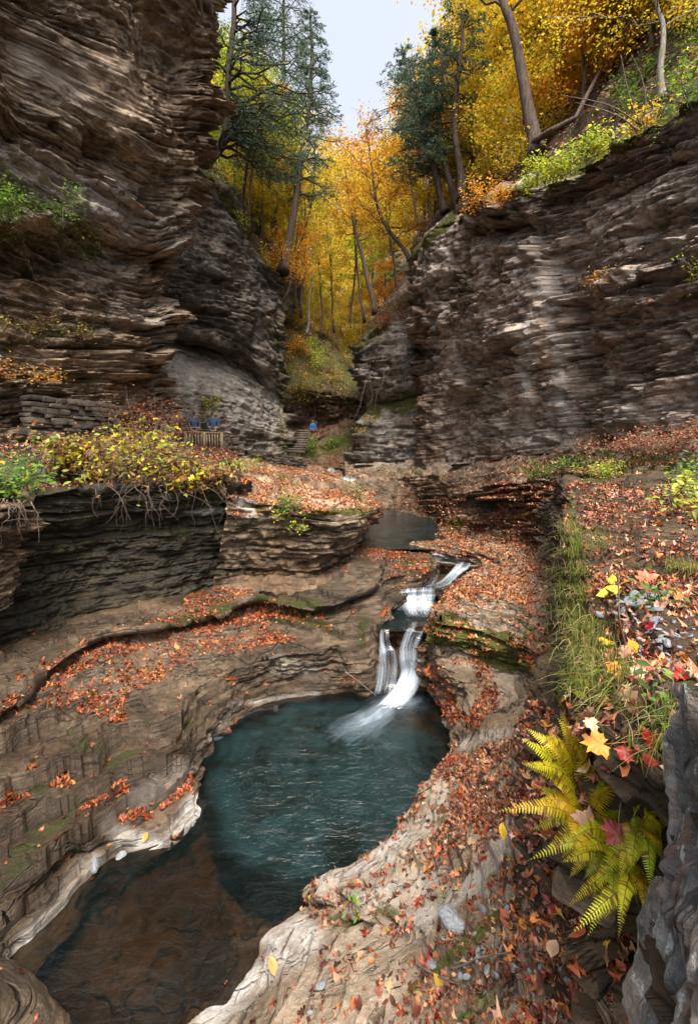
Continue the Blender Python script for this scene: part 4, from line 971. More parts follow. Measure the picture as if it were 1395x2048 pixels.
def inst(mb, templ, P, fr, size, col, shade=0):
    T, F_ = templ; n = len(P)
    if n == 0: return
    a, b, c = fr; s_ = np.broadcast_to(np.asarray(size, float).reshape(-1, 1, 1), (n, 1, 1))
    V = P[:, None] + s_ * (T[None, :, 0:1] * a[:, None] + T[None, :, 1:2] * b[:, None] + T[None, :, 2:3] * c[:, None])
    C = np.repeat(col[:, None], len(T), 1)
    k = len(T)
    f_ = (F_[None] + (np.arange(n) * k)[:, None, None]).reshape(-1, F_.shape[1])
    if F_.shape[1] == 3: mb.add(V.reshape(-1, 3), None, f_, C.reshape(-1, 3))
    else: mb.add(V.reshape(-1, 3), f_, None, C.reshape(-1, 3))
def sample(sheet, n_per_m2, dens=None, flat=(.35, .75), cap=40000, rng=RNG, vis=True):
    s = SHEETS[sheet]; P = s['P']; c = .25 * (P[:-1, :-1] + P[1:, :-1] + P[:-1, 1:] + P[1:, 1:])
    d1 = P[1:, 1:] - P[:-1, :-1]; d2 = P[1:, :-1] - P[:-1, 1:]
    cr_ = np.cross(d1, d2); ar = np.linalg.norm(cr_, axis=2) * .5
    n = s['N'][:-1, :-1]; px = s['px'][:-1, :-1]; py = s['py'][:-1, :-1]; dep = s['dep'][:-1, :-1]
    w_ = ar * sstep(flat[0], flat[1], n[..., 2])
    if vis: w_ = w_ * ((px > -60) & (px < 1460) & (py > -60) & (py < 2130) & (dep > .4))
    if dens is not None: w_ = w_ * dens(px, py, c)
    tot = w_.sum(); N_ = int(min(cap, tot * n_per_m2))
    if N_ < 1: return np.zeros((0, 3)), np.zeros((0, 3))
    i = rng.choice(w_.size, N_, p=(w_ / tot).ravel()); r, q = np.unravel_index(i, w_.shape)
    u = rng.uniform(-.5, .5, (N_, 2, 1))
    gu = P[r, q + 1] - P[r, q]; gv = P[r + 1, q] - P[r, q]
    return c[r, q] + gu * u[:, 0] + gv * u[:, 1], n[r, q]
def patchy(c, scale=1.2, lo=-.1, hi=.35, seed=3):
    return sstep(lo, hi, fbm(c[..., 0] * scale, c[..., 1] * scale, c[..., 2] * scale, seed, 4))
def strokes(px, py, c, L):
    v = 0 * px
    for pts, wd, st in L: v = np.maximum(v, st * (1 - sstep(wd * .5, wd, seg_dist(px, py, pts) + wd * .45 * noise(c[..., 0] * 2.5, c[..., 1] * 2.5, c[..., 2] * 2.5, 4))))
    return v
_cat = None
def surf(px, py, only=None, tol=9):
    best = None
    for nme, s in SHEETS.items():
        if only and nme not in only: continue
        d2 = (s['px'] - px) ** 2 + (s['py'] - py) ** 2
        m_ = (d2 < tol * tol) & (s['dep'] > .3)
        if m_.any():
            i = np.argmin(np.where(m_, s['dep'], 1e9)); r, q = np.unravel_index(i, d2.shape)
            if best is None or s['dep'][r, q] < best[2]: best = (s['P'][r, q], s['N'][r, q], s['dep'][r, q])
    return best

litter = MB()
NEAR = []      # candidates for leaves that become things of their own
def spread(sheet, dens_m2, size, pal, dens=None, flat=(.35, .75), cap=30000, near=False, lift=.012, tilt=.35, detail=True, zone=None):
    P, Nn = sample(sheet, dens_m2, dens, flat, cap)
    n = len(P)
    if n == 0: return
    sz = size * np.exp(RNG.normal(0, .28, n)); col = pick(pal, n)
    P = P + Nn * (lift * RNG.uniform(.3, 2.0, (n, 1)))
    _, _, dep = proj(P)
    scr = sz * F / np.maximum(dep, .3)
    if detail:
        k = RNG.choice(len(TEMPL), n, p=np.array([.06] * 5 + [.13] * 3 + [.31 / 3] * 3))
        big = scr > 7
        for t in range(len(TEMPL)):
            m_ = big & (k == t)
            if near:
                for j in np.nonzero(m_)[0]: NEAR.append((scr[j], P[j], Nn[j], sz[j], t, zone))
                continue
            inst(litter, TEMPL[t], P[m_], frames(Nn[m_], tilt=tilt), sz[m_], col[m_])
        m_ = ~big
    else: m_ = np.ones(n, bool)
    inst(litter, FAR[0], P[m_], frames(Nn[m_], tilt=tilt * 1.3), sz[m_], col[m_])

# right shelf: the thick carpet between the pool and the high bank
def d_shelf(px, py, c):
    v = .35 + .8 * patchy(c, 1.1, -.35, .2, 3)
    v = v * (1 - strokes(px, py, c, [([(925,1490),(1010,1460)],22,1), ([(655,1765),(740,1730),(840,1650),(880,1570)],24,.93), ([(470,1870),(600,1870),(500,1960),(400,2060)],60,.97), ([(850,1840),(960,1760),(1030,1640)],24,.85)]))
    v = v * np.where(inpoly(px, py, [(840,1265),(1060,1330),(1060,1480),(900,1480),(840,1400)]), 0, 1)
    v = np.where(inpoly(px, py, [(380,1840),(640,1840),(640,1960),(560,2060),(350,2060)]), v * .12, v)
    v = np.maximum(v, strokes(px, py, c, [([(870,1350),(890,1400),(900,1425)],24,2.2),([(950,1310),(975,1360),(985,1400),(945,1440)],22,2.),([(905,1320),(950,1318)],10,1.2)]))
    return v
spread('right_shelf', 420, .066, 'pinkish', lambda px, py, c: d_shelf(px, py, c) * (py < 1300), flat=(.3, .6), cap=22000)
spread('right_shelf', 380, .058, 'rust', lambda px, py, c: d_shelf(px, py, c) * ((py >= 1300) & (py < 1480)), flat=(.1, .4), cap=6000)
spread('right_shelf', 800, .050, 'litter', lambda px, py, c: d_shelf(px, py, c) * (py >= 1480) * (.5 + .9 * sstep(700, 1000, px)), flat=(.25, .6), near=True, zone='shelf', tilt=.42)
# high bank
spread('right_bank', 560, .052, 'litter', lambda px, py, c: (.35 + patchy(c, 1.4, -.2, .3, 8)) * (py > 960) * ((px > 1130) | (py > 1400)) * ~((px > 1225) & (py > 1560)) * (1 - .8 * strokes(px, py, c, [([(1150,1000),(1150,1300),(1170,1400)],22,1),([(1300,1250),(1390,1300)],45,1)])), flat=(.12, .5), near=True, zone='bank', tilt=.45)
spread('right_bench', 330, .078, 'litter', lambda px, py, c: (.15 + patchy(c, .9, -.2, .3, 8)) * sstep(905, 930, py + (px - 740) * .05) * (.35 + .65 * sstep(900, 1050, px + (py - 940))), flat=(.35, .7), cap=45000)
spread('right_bench', 330, .078, 'pinkish', lambda px, py, c: 1. * inpoly(px, py, [(820,1055),(870,1060),(960,1078),(1130,1084),(1130,1110),(840,1095)]), flat=(.3, .6), cap=8000)
# middle ledge
spread('middle_ledge', 300, .08, 'pinkish', lambda px, py, c: (.3 + .7 * patchy(c, 1.0, -.3, .1, 8)) * (py < 1030) * (py > 925) * (.22 + .78 * np.maximum(sstep(975, 992, py), patchy(c, .8, .1, .3, 22))), flat=(.5, .8), cap=24000)
# left terraces: drifts along the steps
LTS = [([(110,1345),(210,1300),(330,1262),(420,1250)],36,1.),([(420,1250),(520,1225),(600,1235)],26,1.3),([(180,1405),(300,1330),(420,1290),(520,1265)],44,.55),([(60,1380),(160,1400),(230,1420)],36,.9),
 ([(380,1200),(440,1190),(500,1188)],20,1.0),([(330,1240),(400,1225)],14,.5),([(260,1640),(300,1625),(330,1600),(370,1570)],22,2.4),([(235,1560),(250,1590)],13,1.6),([(175,1610),(215,1575)],16,1.5),([(100,1560),(130,1565)],16,1.3),([(0,1600),(40,1580),(70,1550)],20,1.4),
 ([(640,1240),(660,1262)],14,.7),([(470,1362),(462,1355)],10,1.8),([(700,1355),(690,1362)],9,1.8),([(790,1150),(850,1140),(800,1160)],18,1.5),([(775,1215),(770,1225)],8,1.5),([(0,1420),(60,1400)],26,.8),([(500,1285),(590,1278)],9,.9),([(720,1100),(800,1112),(850,1122)],18,.7),([(40,1640),(30,1660)],14,.7),([(705,1215),(712,1235)],8,1)]
spread('left_terraces', 560, .062, 'rust', lambda px, py, c: strokes(px, py, c, LTS) * (.35 + .65 * patchy(c, 2.2, -.3, .2, 9)) + .008, flat=(.2, .5), cap=26000)
spread('corner_boulder', 20, .05, 'rust', None, cap=10)
# forest floor and far slopes
spread('right_hillside', 130, .13, 'hill', lambda px, py, c: 1 + 0 * px, flat=(.2, .5), cap=45000, detail=False, lift=.03)
spread('right_buttress', 130, .11, 'hill', lambda px, py, c: 1. * (py < 740), flat=(.1, .4), cap=4000, detail=False, lift=.03)
spread('left_hillside', 30, .13, 'hill', None, flat=(.2, .5), cap=9000, detail=False, lift=.03)
spread('valley_end', 40, .14, 'orange', lambda px, py, c: (py < 760) * (py > 560) * patchy(c, .5, -.1, .3, 9) * 1., flat=(.2, .6), cap=7000, detail=False, lift=.03)
spread('valley_end', 60, .11, 'rust', lambda px, py, c: (py > 850) * patchy(c, .8, .0, .3, 9) * 1., flat=(.4, .7), cap=2000, detail=False, lift=.03)
spread('left_ledge', 160, .08, 'litter', lambda px, py, c: (py < 985) * (.3 + patchy(c, 1.2)) * (px > -50), flat=(.5, .8), cap=9000)
for sh in ('left_cliff', 'left_far_cliff', 'right_cliff'):
    spread(sh, 25, .09, 'rust', lambda px, py, c: patchy(c, .6, .15, .4, 12), flat=(.6, .85), cap=1500, detail=False)

# leaves that read one by one
NEAR = [q for q in NEAR if True]
NEAR.sort(key=lambda q: -q[0])
HUES = [('rust brown', (.36,.085,.03)), ('pinkish tan', (.56,.30,.19)), ('orange', (.55,.19,.025)), ('dark brown', (.13,.04,.022)), ('dull red', (.30,.028,.018)), ('copper', (.44,.15,.055)), ('pale buff', (.60,.40,.25))]
HW = np.array([3, 3.2, 1.5, 2.6, 1.4, 3, 1.8]); HW = HW / HW.sum()
SHAPE = ['maple', 'maple', 'maple', 'maple', 'maple', 'oval', 'oval', 'oval', 'lobed', 'lobed', 'lobed']
LM = {}
def leaf_mesh(t, rgb, nm='fallen_leaf', seed=0, fine=False):
    T, F_ = TEMPL[t]
    V = T.copy()
    if nm == 'leaf': V[:, 2] *= .4
    r = np.hypot(V[:, 0], V[:, 1])[:, None]
    rg = np.random.default_rng(seed + t)
    C = np.array(rgb)[None] * (1 + .25 * (rg.random((len(V), 1)) - .5)) * (1 + .5 * (r - .3))
    C[0] = np.array(rgb) * .8
    # petiole
    mb = MB(); mb.add(V, None, F_, np.clip(C, 0, .9))
    mb.tube([(0, -.08, .0), (.02, -.35, .02), (.05, -.75, .09)], [.012, .012, .016], 4, np.array(rgb) * .55)
    Vv = np.concatenate(mb.V); 
    return mesh(nm, Vv, [np.concatenate(mb.T), np.concatenate(mb.Q)], M['leaf'], col=np.concatenate(mb.C), smooth=False)
def place_leaf(me, P, Nn, size, yaw, tilt, name='fallen_leaf', rng=RNG):
    o = bpy.data.objects.new(name, me); COL.objects.link(o)
    n = Vector(Nn) + Vector(rng.normal(0, tilt, 3)); n.normalize()
    q = Vector((0, 0, 1)).rotation_difference(n)
    o.rotation_mode = 'QUATERNION'; o.rotation_quaternion = q @ Matrix.Rotation(yaw, 3, 'Z').to_quaternion()
    o.location = P; o.scale = (size,) * 3
    return o
NI = 250
bk = RNG.choice(len(HUES), len(NEAR), p=HW)
for idx, (scr, P, Nn, sz, t, zone) in enumerate(NEAR[:NI]):
    hn, rgb = HUES[bk[idx]]
    if (t, bk[idx]) not in LM: LM[(t, bk[idx])] = leaf_mesh(t, rgb)
    o = place_leaf(LM[(t, bk[idx])], P + Nn * .008, Nn, sz * 1.12, RNG.uniform(0, 6.28), .35)
    lx, ly, _ = proj(P)
    if zone == 'shelf': where = 'on pale rock ' + ('at the bottom of the picture' if ly > 1900 else 'beside the grey slate block' if ly > 1760 else 'between pool and fern' if lx > 850 else 'at the near rim of the pool')
    else: where = ('on the far bank behind the green rosette' if ly < 1170 else 'around the slate chips' if ly < 1320 else 'in the grass above the fern' if ly < 1450 else 'left of the fern fronds' if ly < 1750 else 'in the dark hollow under the fern')
    tag(o, '%s %s leaf lying %s' % (hn, SHAPE[t], where), 'leaf', 'large fallen leaves in the foreground')
rest = NEAR[NI:]
for t in range(len(TEMPL)):
    q = [r for r in rest if r[4] == t]
    if not q: continue
    Pn = np.array([r[1] for r in q]); Nq = np.array([r[2] for r in q]); sz = np.array([r[3] for r in q])
    inst(litter, TEMPL[t], Pn, frames(Nq, tilt=.42), sz, pick('litter', len(q)))
tag(litter.build('fallen_leaves', M['leaf'], smooth=False), 'rust, orange and tan fallen leaves carpeting the ledges and banks', 'leaf litter', kind='stuff')

# the bright leaves of the foreground, each one seen by itself: px, py, width px, shape, colour, depth nudge, label
HERO = [
 (1198,1488,62,0,(.70,.26,.03),'big bright orange maple leaf resting on the yellow fern'),
 (1307,1472,46,1,(.50,.018,.012),'bright crimson maple leaf in the grass beside the upright slab'),
 (1242,1500,42,2,(.40,.03,.015),'red maple leaf hanging right of the big orange leaf'),
 (1172,1643,52,3,(.58,.34,.22),'pale tan maple leaf resting on the lower fern fronds'),
 (1232,1668,56,4,(.24,.022,.012),'dark red curled maple leaf below the tan leaf on the fern'),
 (1212,1276,30,5,(.72,.46,.03),'rounded yellow leaf in the grass at the bank edge'),
 (1262,1290,34,6,(.70,.38,.04),'orange-yellow oval leaf right of the rounded yellow one'),
 (1246,1302,36,0,(.55,.30,.18),'tan maple leaf under the orange-yellow oval leaf'),
 (1296,1330,44,1,(.55,.09,.04),'scarlet maple leaf on a pale one at the top of the grass'),
 (1278,1338,42,2,(.62,.42,.30),'buff maple leaf under the scarlet one'),
 (1362,1342,38,3,(.45,.03,.02),'red maple leaf next to the top of the upright slab'),
 (1236,1342,42,4,(.66,.28,.03),'orange maple leaf in the grass left of the scarlet leaf'),
 (1258,1393,52,0,(.55,.32,.20),'large buff maple leaf lying on dark maroon leaves'),
 (1275,1412,44,1,(.15,.03,.025),'maroon leaf under the large buff maple leaf'),
 (1186,1448,34,2,(.60,.40,.22),'light tan maple leaf behind the tall fern tip'),
 (1221,1152,26,6,(.66,.56,.03),'narrow yellow leaf on the thin brown stalk'),
 (1213,1176,40,6,(.62,.56,.05),'long yellow-green leaf below the narrow yellow one'),
 (1300,1248,24,1,(.42,.015,.03),'small crimson maple leaf among the slate chips'),
 (1298,1150,46,2,(.55,.16,.07),'coral red maple leaf lying in front of the brown step'),
 (1350,1183,22,3,(.60,.20,.03),'small orange maple leaf near the right edge of the bank'),
 (1288,1232,28,4,(.55,.25,.14),'salmon maple leaf above the small crimson one'),
 (1165,1362,26,5,(.66,.62,.06),'yellow heart-shaped leaf at the top of the grass clump'),
 (1160,1380,26,6,(.60,.60,.06),'second yellow leaf, just under the heart-shaped one'),
 (1020,1900,24,5,(.66,.24,.03),'bright orange oval leaf on the dark debris at the bottom'),
 (1043,1842,22,6,(.66,.28,.03),'small orange leaf on the gravel below the fallen log end'),
 (1305,1485,44,6,(.66,.40,.04),'curled yellow leaf under the crimson maple leaf'),
 (540,1925,28,6,(.60,.24,.05),'orange leaf alone on the pale rock by the brown water'),
 (447,1954,18,0,(.58,.16,.05),'small orange leaf at the edge of the pale rock'),
 (600,1842,1,0,(.5,.2,.1),None),
 (1005,1662,26,6,(.70,.46,.03),'yellow leaf on the rust-coloured carpet left of the fern'),
 (298,1668,15,5,(.65,.33,.03),'single orange leaf on the pale shelf left of the pool'),
]
for hx, hy, wpx, t, rgb, lab in HERO:
    if not lab: continue
    s = surf(hx, hy + 4)
    if s is None: continue
    P, Nn, dep = s
    vv = np.array((0, 0, CAMZ)) - P; vv /= np.linalg.norm(vv)
    on_fern = 'fern' in lab
    size = wpx * dep / F * 1.05
    if on_fern:
        dd = dep - .22; P = D(hx, hy, dd); size = wpx * dd / F * 1.1; Nn = vv * .8 + np.array((0, 0, .6))
    else:
        P = P + Nn * .02 + vv * .03; Nn = Nn * .7 + vv * .45
    tag(place_leaf(leaf_mesh(t, rgb, 'leaf', seed=int(hx)), P, Nn / np.linalg.norm(Nn), size, RNG.uniform(0, 6.28), .12, 'leaf'), lab, 'leaf')

# ================================================================== TREES
BL = (np.array([(0, -.5, 0), (.30, .0, .06), (0, .5, 0), (-.30, 0, .06)]), np.array([(0, 1, 2, 3)]))
NB = (np.array([(0, -.5, 0), (.13, .0, .0), (0, .5, 0), (-.13, 0, .0)]), np.array([(0, 1, 2, 3)]))
def gen_tree(path, r0, kind, crown_r, start, nleaf, lsize, pal, seed, nbr=None, side=None, bark='bark', limb=True, up=.35, sparse=1., origin=None):
    """returns (trunk builder, crown builder). path: 3D points of the trunk."""
    rng = np.random.default_rng(seed)
    path = np.asarray(path, float)
    pts = cr(path, 8) if len(path) > 2 else lin(path, 12)
    n = len(pts); t = np.linspace(0, 1, n)
    H = np.linalg.norm(pts[-1] - pts[0])
    pts = pts + np.stack([.015 * H * fbm(t * 3, 0, 0, seed, 2), .015 * H * fbm(t * 3, 5, 0, seed, 2), 0 * t], -1) * sstep(0, .2, t)[:, None]
    rad = r0 * (1 - .72 * t) + r0 * .45 * np.exp(-t * 22)
    tr = MB(); tr.tube(pts, rad, 9, rough=.12, seed=seed)
    cw = MB(); LP = []; LN = []
    nbr = nbr or (46 if kind == 'conifer' else 18)
    for b in range(nbr):
        f = start + (1 - start) * ((b + rng.random()) / nbr) ** (.9)
        f = min(f, .99)
        base = pts[int(f * (n - 1))]; g = (f - start) / (1 - start + 1e-6)
        az = b * 2.4 + rng.uniform(-.4, .4)
        if side is not None and rng.random() < .75: az = side + rng.uniform(-1.2, 1.2)
        if kind == 'conifer':
            L = crown_r * (1.02 - g) ** .62 * rng.uniform(.45, 1.15) * (.6 + .4 * min(1, g * 4)); dz = rng.uniform(-.05, .30)
        else:
            L = crown_r * (.45 + .75 * math.sin(math.pi * min(1, .25 + g * .75))) * rng.uniform(.6, 1.1); dz = up + rng.uniform(-.15, .45) + .5 * g
        dr = np.array((math.cos(az), math.sin(az), dz)); dr /= np.linalg.norm(dr)
        s = np.linspace(0, 1, 7)
        bp = base + dr * (L * s)[:, None]
        bp[:, 2] += (-.22 * L * s ** 2 if kind == 'conifer' else .06 * L * s ** 2)
        bp[1:] += rng.normal(0, .03 * L, (6, 3))
        br = max(.012, rad[int(f * (n - 1))] * .38) * (1 - .8 * s)
        tr.tube(bp, br, 5)
        ns = 9 if kind == 'conifer' else 6
        for q in range(ns):
            u = .25 + .75 * (q + rng.random()) / ns
            p0 = base + dr * (L * u); p0[2] = np.interp(u, s, bp[:, 2])
            sd = np.cross(dr, (0, 0, 1)); sd /= np.linalg.norm(sd) + 1e-9
            if kind == 'conifer':
                d2 = sd * rng.choice((-1, 1)) * .8 + dr * .7 + np.array((0, 0, rng.uniform(-.35, .05)))
                l2 = L * (1.05 - u) * .55 + .25
            else:
                d2 = sd * rng.uniform(-1, 1) + dr * .8 + rng.normal(0, .35, 3)
                l2 = L * .45 * rng.uniform(.5, 1.1)
            d2 /= np.linalg.norm(d2)
            p1 = p0 + d2 * l2 + np.array((0, 0, -.12 * l2))
            if limb: tr.tube([p0, (p0 + p1) / 2 + rng.normal(0, .03, 3), p1], [br[-2] * .7 + .004, br[-2] * .5 + .003, .004], 3, cap=False)
            LP.append((p0, p1, l2))
    wts = np.array([q[2] for q in LP]) ** (1.0 if kind == 'conifer' else 1.2); k = rng.choice(len(LP), nleaf, p=wts / wts.sum())
    keep = rng.random(len(LP)) < sparse; k = k[keep[k]]
    A = np.array([q[0] for q in LP])[k]; B = np.array([q[1] for q in LP])[k]; l2 = np.array([q[2] for q in LP])[k][:, None]
    u = rng.random((len(k), 1)) ** .8
    if kind == 'conifer':
        P = A + (B - A) * u + rng.normal(0, 1, (len(k), 3)) * l2 * np.array((.13, .13, .035)) - np.array((0, 0, 1)) * l2 * .15 * rng.random((len(k), 1))
        fr = frames(np.tile((0., 0, 1), (len(k), 1)), rng, .75)
        inst(cw, NB, P, fr, lsize * rng.uniform(.6, 1.5, len(k)), pick(pal, len(k), rng, .3))
    else:
        P = A + (B - A) * u + rng.normal(0, 1, (len(k), 3)) * (.10 + l2 * .26) * np.array((1, 1, .6))
        fr = frames(np.tile((0., 0, 1), (len(k), 1)), rng, .6)
        c = pick(pal, len(k), rng, .16)
        cw_shift = np.exp(.22 * noise(P[:, 0] * .7, P[:, 1] * .7, P[:, 2] * .7, seed))[:, None]
        inst(cw, BL, P, fr, lsize * rng.uniform(.6, 1.4, len(k)), np.clip(c * cw_shift, 0, .9))
    return tr, cw
def tree(name, label, cat, path, r0, kind, crown_r, start, nleaf, lsize, pal, seed, bark='bark', group=None, **k):
    base = np.asarray(path[0], float)
    tr, cw = gen_tree(path, r0, kind, crown_r, start, nleaf, lsize, pal, seed, **k)
    o = empty(name, base); tag(o, label, cat, group)
    tr.build('trunk', M[bark], o, origin=base); 
    if cw.n: cw.build('crown', M['foliage'], o, smooth=False, origin=base)
    return o
def P_(*a): return [D(*q) for q in a]
# --- right rim
tree('maple_tree', 'tall brown trunk leaning left at the brink of the right cliff', 'tree', P_((1072,310,19),(1052,200,19.2),(1030,60,19.4),(1008,-80,19.6),(990,-260,20)), .29, 'decid', 4.5, .55, 9000, .13, 'yellow', 101, nbr=16)
tree('hemlock_tree', 'straight bare trunk standing where the right rim begins to climb', 'tree', P_((923,400,24.3),(917,250,24.3),(913,60,24.4),(911,-160,24.6)), .20, 'conifer', 2.6, .40, 6500, .17, 'conifer', 102, nbr=34, sparse=.8)
tree('hemlock_tree', 'dark conifer with curved forked trunk left of the straight bare trunk', 'tree', P_((915,415,25.4),(893,340,25.3),(876,260,25.4),(882,160,25.6),(884,40,26)), .19, 'conifer', 3.4, .32, 12000, .16, 'conifer', 103, nbr=44, sparse=.8, side=3.1)
tree('hemlock_tree', 'dark conifer leaning out over the gap from the right rim', 'tree', P_((890,425,26),(872,370,26),(848,280,26.2),(822,190,26.5),(806,90,27)), .22, 'conifer', 4.0, .34, 14000, .15, 'conifer', 104, nbr=60, sparse=.75)
tree('hemlock_tree', 'pale slim conifer farther back between the gap and the curved trunk', 'tree', P_((858,380,34),(838,300,34),(820,220,34.3),(806,120,35)), .16, 'conifer', 2.6, .3, 6000, .19, 'conifer', 105, bark='bark_pale', nbr=30)
tree('maple_tree', 'thick dark trunk in front of golden leaves on the right slope', 'tree', P_((1118,250,25),(1100,160,25.2),(1095,60,25.5),(1110,-100,26)), .33, 'decid', 4.5, .4, 12000, .13, 'yellow', 106)
tree('birch_tree', 'slim pale trunk near the top right corner on the leafy slope', 'tree', P_((1322,200,14),(1322,120,14),(1323,50,14.1),(1308,-20,14.2),(1300,-160,14.4)), .11, 'decid', 2.8, .45, 5200, .10, 'yellow', 107, bark='bark_pale', nbr=12)
tree('maple_tree', 'orange-leaved tree with a bowed trunk leaning over the narrows', 'tree', P_((824,525,28.4),(790,480,28.6),(756,425,29),(742,350,29.5),(730,240,30)), .15, 'decid', 2.6, .25, 6500, .14, 'orange', 108, nbr=22, sparse=.8)
tree('maple_tree', 'leaning dark trunk above the dark buttress with golden leaves around', 'tree', P_((750,628,42),(730,530,42.5),(706,430,43),(690,320,44)), .24, 'decid', 3.6, .5, 6000, .19, 'yellow', 109)
tree('maple_tree', 'thin upright trunk behind the leaning one above the buttress', 'tree', P_((796,600,44),(784,520,44),(770,430,45),(768,330,46)), .16, 'decid', 3.4, .35, 6500, .20, 'yellow', 110)
# --- left rim
tree('hemlock_tree', 'reddish trunk pressed against the left cliff with wide dark branches', 'tree', P_((408,340,25.6),(432,290,25.2),(443,220,24.8),(452,100,24.6),(466,-60,24.6),(480,-420,25)), .27, 'conifer', 6.8, .16, 27000, .15, 'conifer', 120, nbr=84, side=.1, sparse=.75)
tree('hemlock_tree', 'tallest conifer of the left rim with a long slightly leaning trunk', 'tree', P_((566,545,30.6),(576,460,31),(590,350,31.5),(606,230,32),(614,130,32.5),(622,20,33.5)), .30, 'conifer', 3.9, .32, 20000, .16, 'conifer', 121, nbr=74, sparse=.8)
tree('maple_tree', 'slender trunk curving up from the foot of the left rim in orange leaves', 'tree', P_((552,618,31.5),(578,580,32),(588,520,32.5),(600,440,33)), .11, 'decid', 2.2, .35, 3200, .14, 'orange', 122, nbr=14)
tree('maple_tree', 'thin dark trunk left of the tallest conifer', 'tree', P_((541,520,33),(548,460,33),(552,400,33.2),(556,300,34)), .11, 'decid', 2.5, .4, 5200, .15, 'yellow', 123)
tree('maple_tree', 'green and yellow tree on the left brink beside the cliff', 'tree', P_((482,420,28),(494,340,28.2),(505,270,28.5),(512,180,29)), .11, 'decid', 2.6, .3, 7000, .14, 'yelgreen', 124)
tree('maple_tree', 'golden tree between the reddish trunk and the tallest conifer', 'tree', P_((505,470,34),(520,380,34.5),(528,300,35),(534,220,36)), .14, 'decid', 3.2, .3, 8000, .16, 'orange', 125)
tree('birch_tree', 'thin whitish trunk in the middle of the far yellow wood', 'tree', P_((613,670,42),(622,600,42),(628,520,42.3),(630,430,43)), .11, 'decid', 2.4, .45, 2600, .19, 'yellow', 126, bark='bark_pale')
tree('hemlock_tree', 'airy blue-green conifer behind the reddish trunk reaching the top of the picture', 'tree', P_((548,470,38),(552,330,38),(560,150,38.5),(566,-60,39),(570,-300,40)), .24, 'conifer', 4.4, .45, 10000, .17, 'conifer', 127, nbr=60, sparse=.6)
for i_, (x0, y0, d0, x1, y1, r_, pal_, nl_) in enumerate([(470,420,30,488,60,.09,'yelgreen',2200),(497,470,31,500,120,.08,'yellow',1800),(522,500,33,545,120,.10,'yelgreen',2600),(588,600,36,640,230,.11,'yellow',2200),(602,620,38,596,260,.10,'yelgreen',2400),(640,660,44,656,330,.12,'yellow',2400),(668,650,46,650,340,.11,'yelgreen',2200),(700,640,46,712,330,.12,'yellow',2200),(728,630,44,700,300,.12,'orange',2000),
        (838,500,33,800,170,.12,'orange',2200),(862,470,34,850,60,.11,'yellow',2000),(944,392,27,955,-60,.12,'yellow',2600),(985,360,29,960,-80,.13,'yellow',2600),(1150,235,23,1120,-150,.12,'yellow',2400),(1225,150,22,1200,-150,.10,'yellow',2200),(1380,60,17,1395,-200,.09,'yelgreen',1500)]):
    side_ = ['on the left slope', 'in the far wood', 'on the right slope'][0 if x0 < 580 else 1 if x0 < 800 else 2]
    tree('slender_tree', 'slender tree %s with sparse %s leaves, %s thin stem from left' % (side_, {'yelgreen': 'lime', 'yellow': 'golden', 'orange': 'orange'}[pal_], ['first','second','third','fourth','fifth','sixth','seventh','eighth','ninth','tenth','eleventh','twelfth','thirteenth','fourteenth','fifteenth','last'][i_]), 'tree',
         P_((x0, y0 + 15, d0), (x0 * .6 + x1 * .4 + 6 * math.sin(i_ * 2.1), y0 * .6 + y1 * .4, d0 + .4), (x1, y1, d0 + 1)), r_, 'decid', 2.3, .42, nl_, .15, pal_, 150 + i_, nbr=13, group='slender trees of the gorge rim')
# --- the wood beyond: a few kinds, copied along the slopes
def proto(name, kind, H, r, start, nleaf, ls, pal, seed, r0=.2, lean=.05, **k):
    base = np.zeros(3); path = [base, (lean * H * .4, 0, H * .4), (lean * H, .02 * H, H)]
    tr, cw = gen_tree(path, r0, kind, r, start, nleaf, ls, pal, seed, **k)
    return tr.build('trunk', M['bark'], None), cw.build('crown', M['foliage'], None, smooth=False)
PROTO = {
 'y1': proto('maple_tree', 'decid', 14, 4.0, .28, 9000, .24, 'yellow', 201),
 'y2': proto('maple_tree', 'decid', 12, 3.6, .2, 8000, .24, 'yellow', 202, lean=-.08),
 'o1': proto('maple_tree', 'decid', 11, 3.2, .22, 7000, .22, 'orange', 203),
 'g1': proto('maple_tree', 'decid', 12, 3.4, .22, 8000, .22, 'yelgreen', 204, lean=.1),
 'c1': proto('hemlock_tree', 'conifer', 16, 3.2, .15, 12000, .26, 'conifer', 205, r0=.22, nbr=60),
 's1': proto('maple_tree', 'decid', 5.5, 2.3, .08, 5000, .17, 'yellow', 206, r0=.08),
}
KN = {'y': ('maple_tree', 'golden yellow tree'), 'o': ('maple_tree', 'orange tree'), 'g': ('maple_tree', 'yellow-green tree'), 'c': ('hemlock_tree', 'dark green conifer'), 's': ('maple_tree', 'low yellow sapling')}
USED = set(); PLANTED = {}
def ground(px, dep, sheets):
    best = None
    for sh in sheets:
        s = SHEETS[sh]; c = np.abs(s['px'] - px) / 910 * dep + np.abs(s['dep'] - dep)
        i = np.argmin(c); r, q = np.unravel_index(i, c.shape)
        if best is None or c[r, q] < best[0]: best = (c[r, q], s['P'][r, q])
    return best[1]
def plant(kind, px, dep, sheets, where, sc=1., rot=None, grp='trees of the wood beyond the gorge'):
    b = ground(px, dep, sheets); nm, desc = KN[kind[0]]
    o = empty(nm, b - np.array((0, 0, .15))); o.scale = (sc,) * 3; o.rotation_euler = (0, 0, RNG.uniform(0, 6.28) if rot is None else rot)
    for ch in PROTO[kind]:
        if id(ch) in USED:
            c = ch.copy(); COL.objects.link(c)
        else: c = ch; USED.add(id(ch))
        c.parent = o
    PLANTED.setdefault((desc, where), []).append((px, o)); o['group'] = grp; o['category'] = 'tree'
    return o
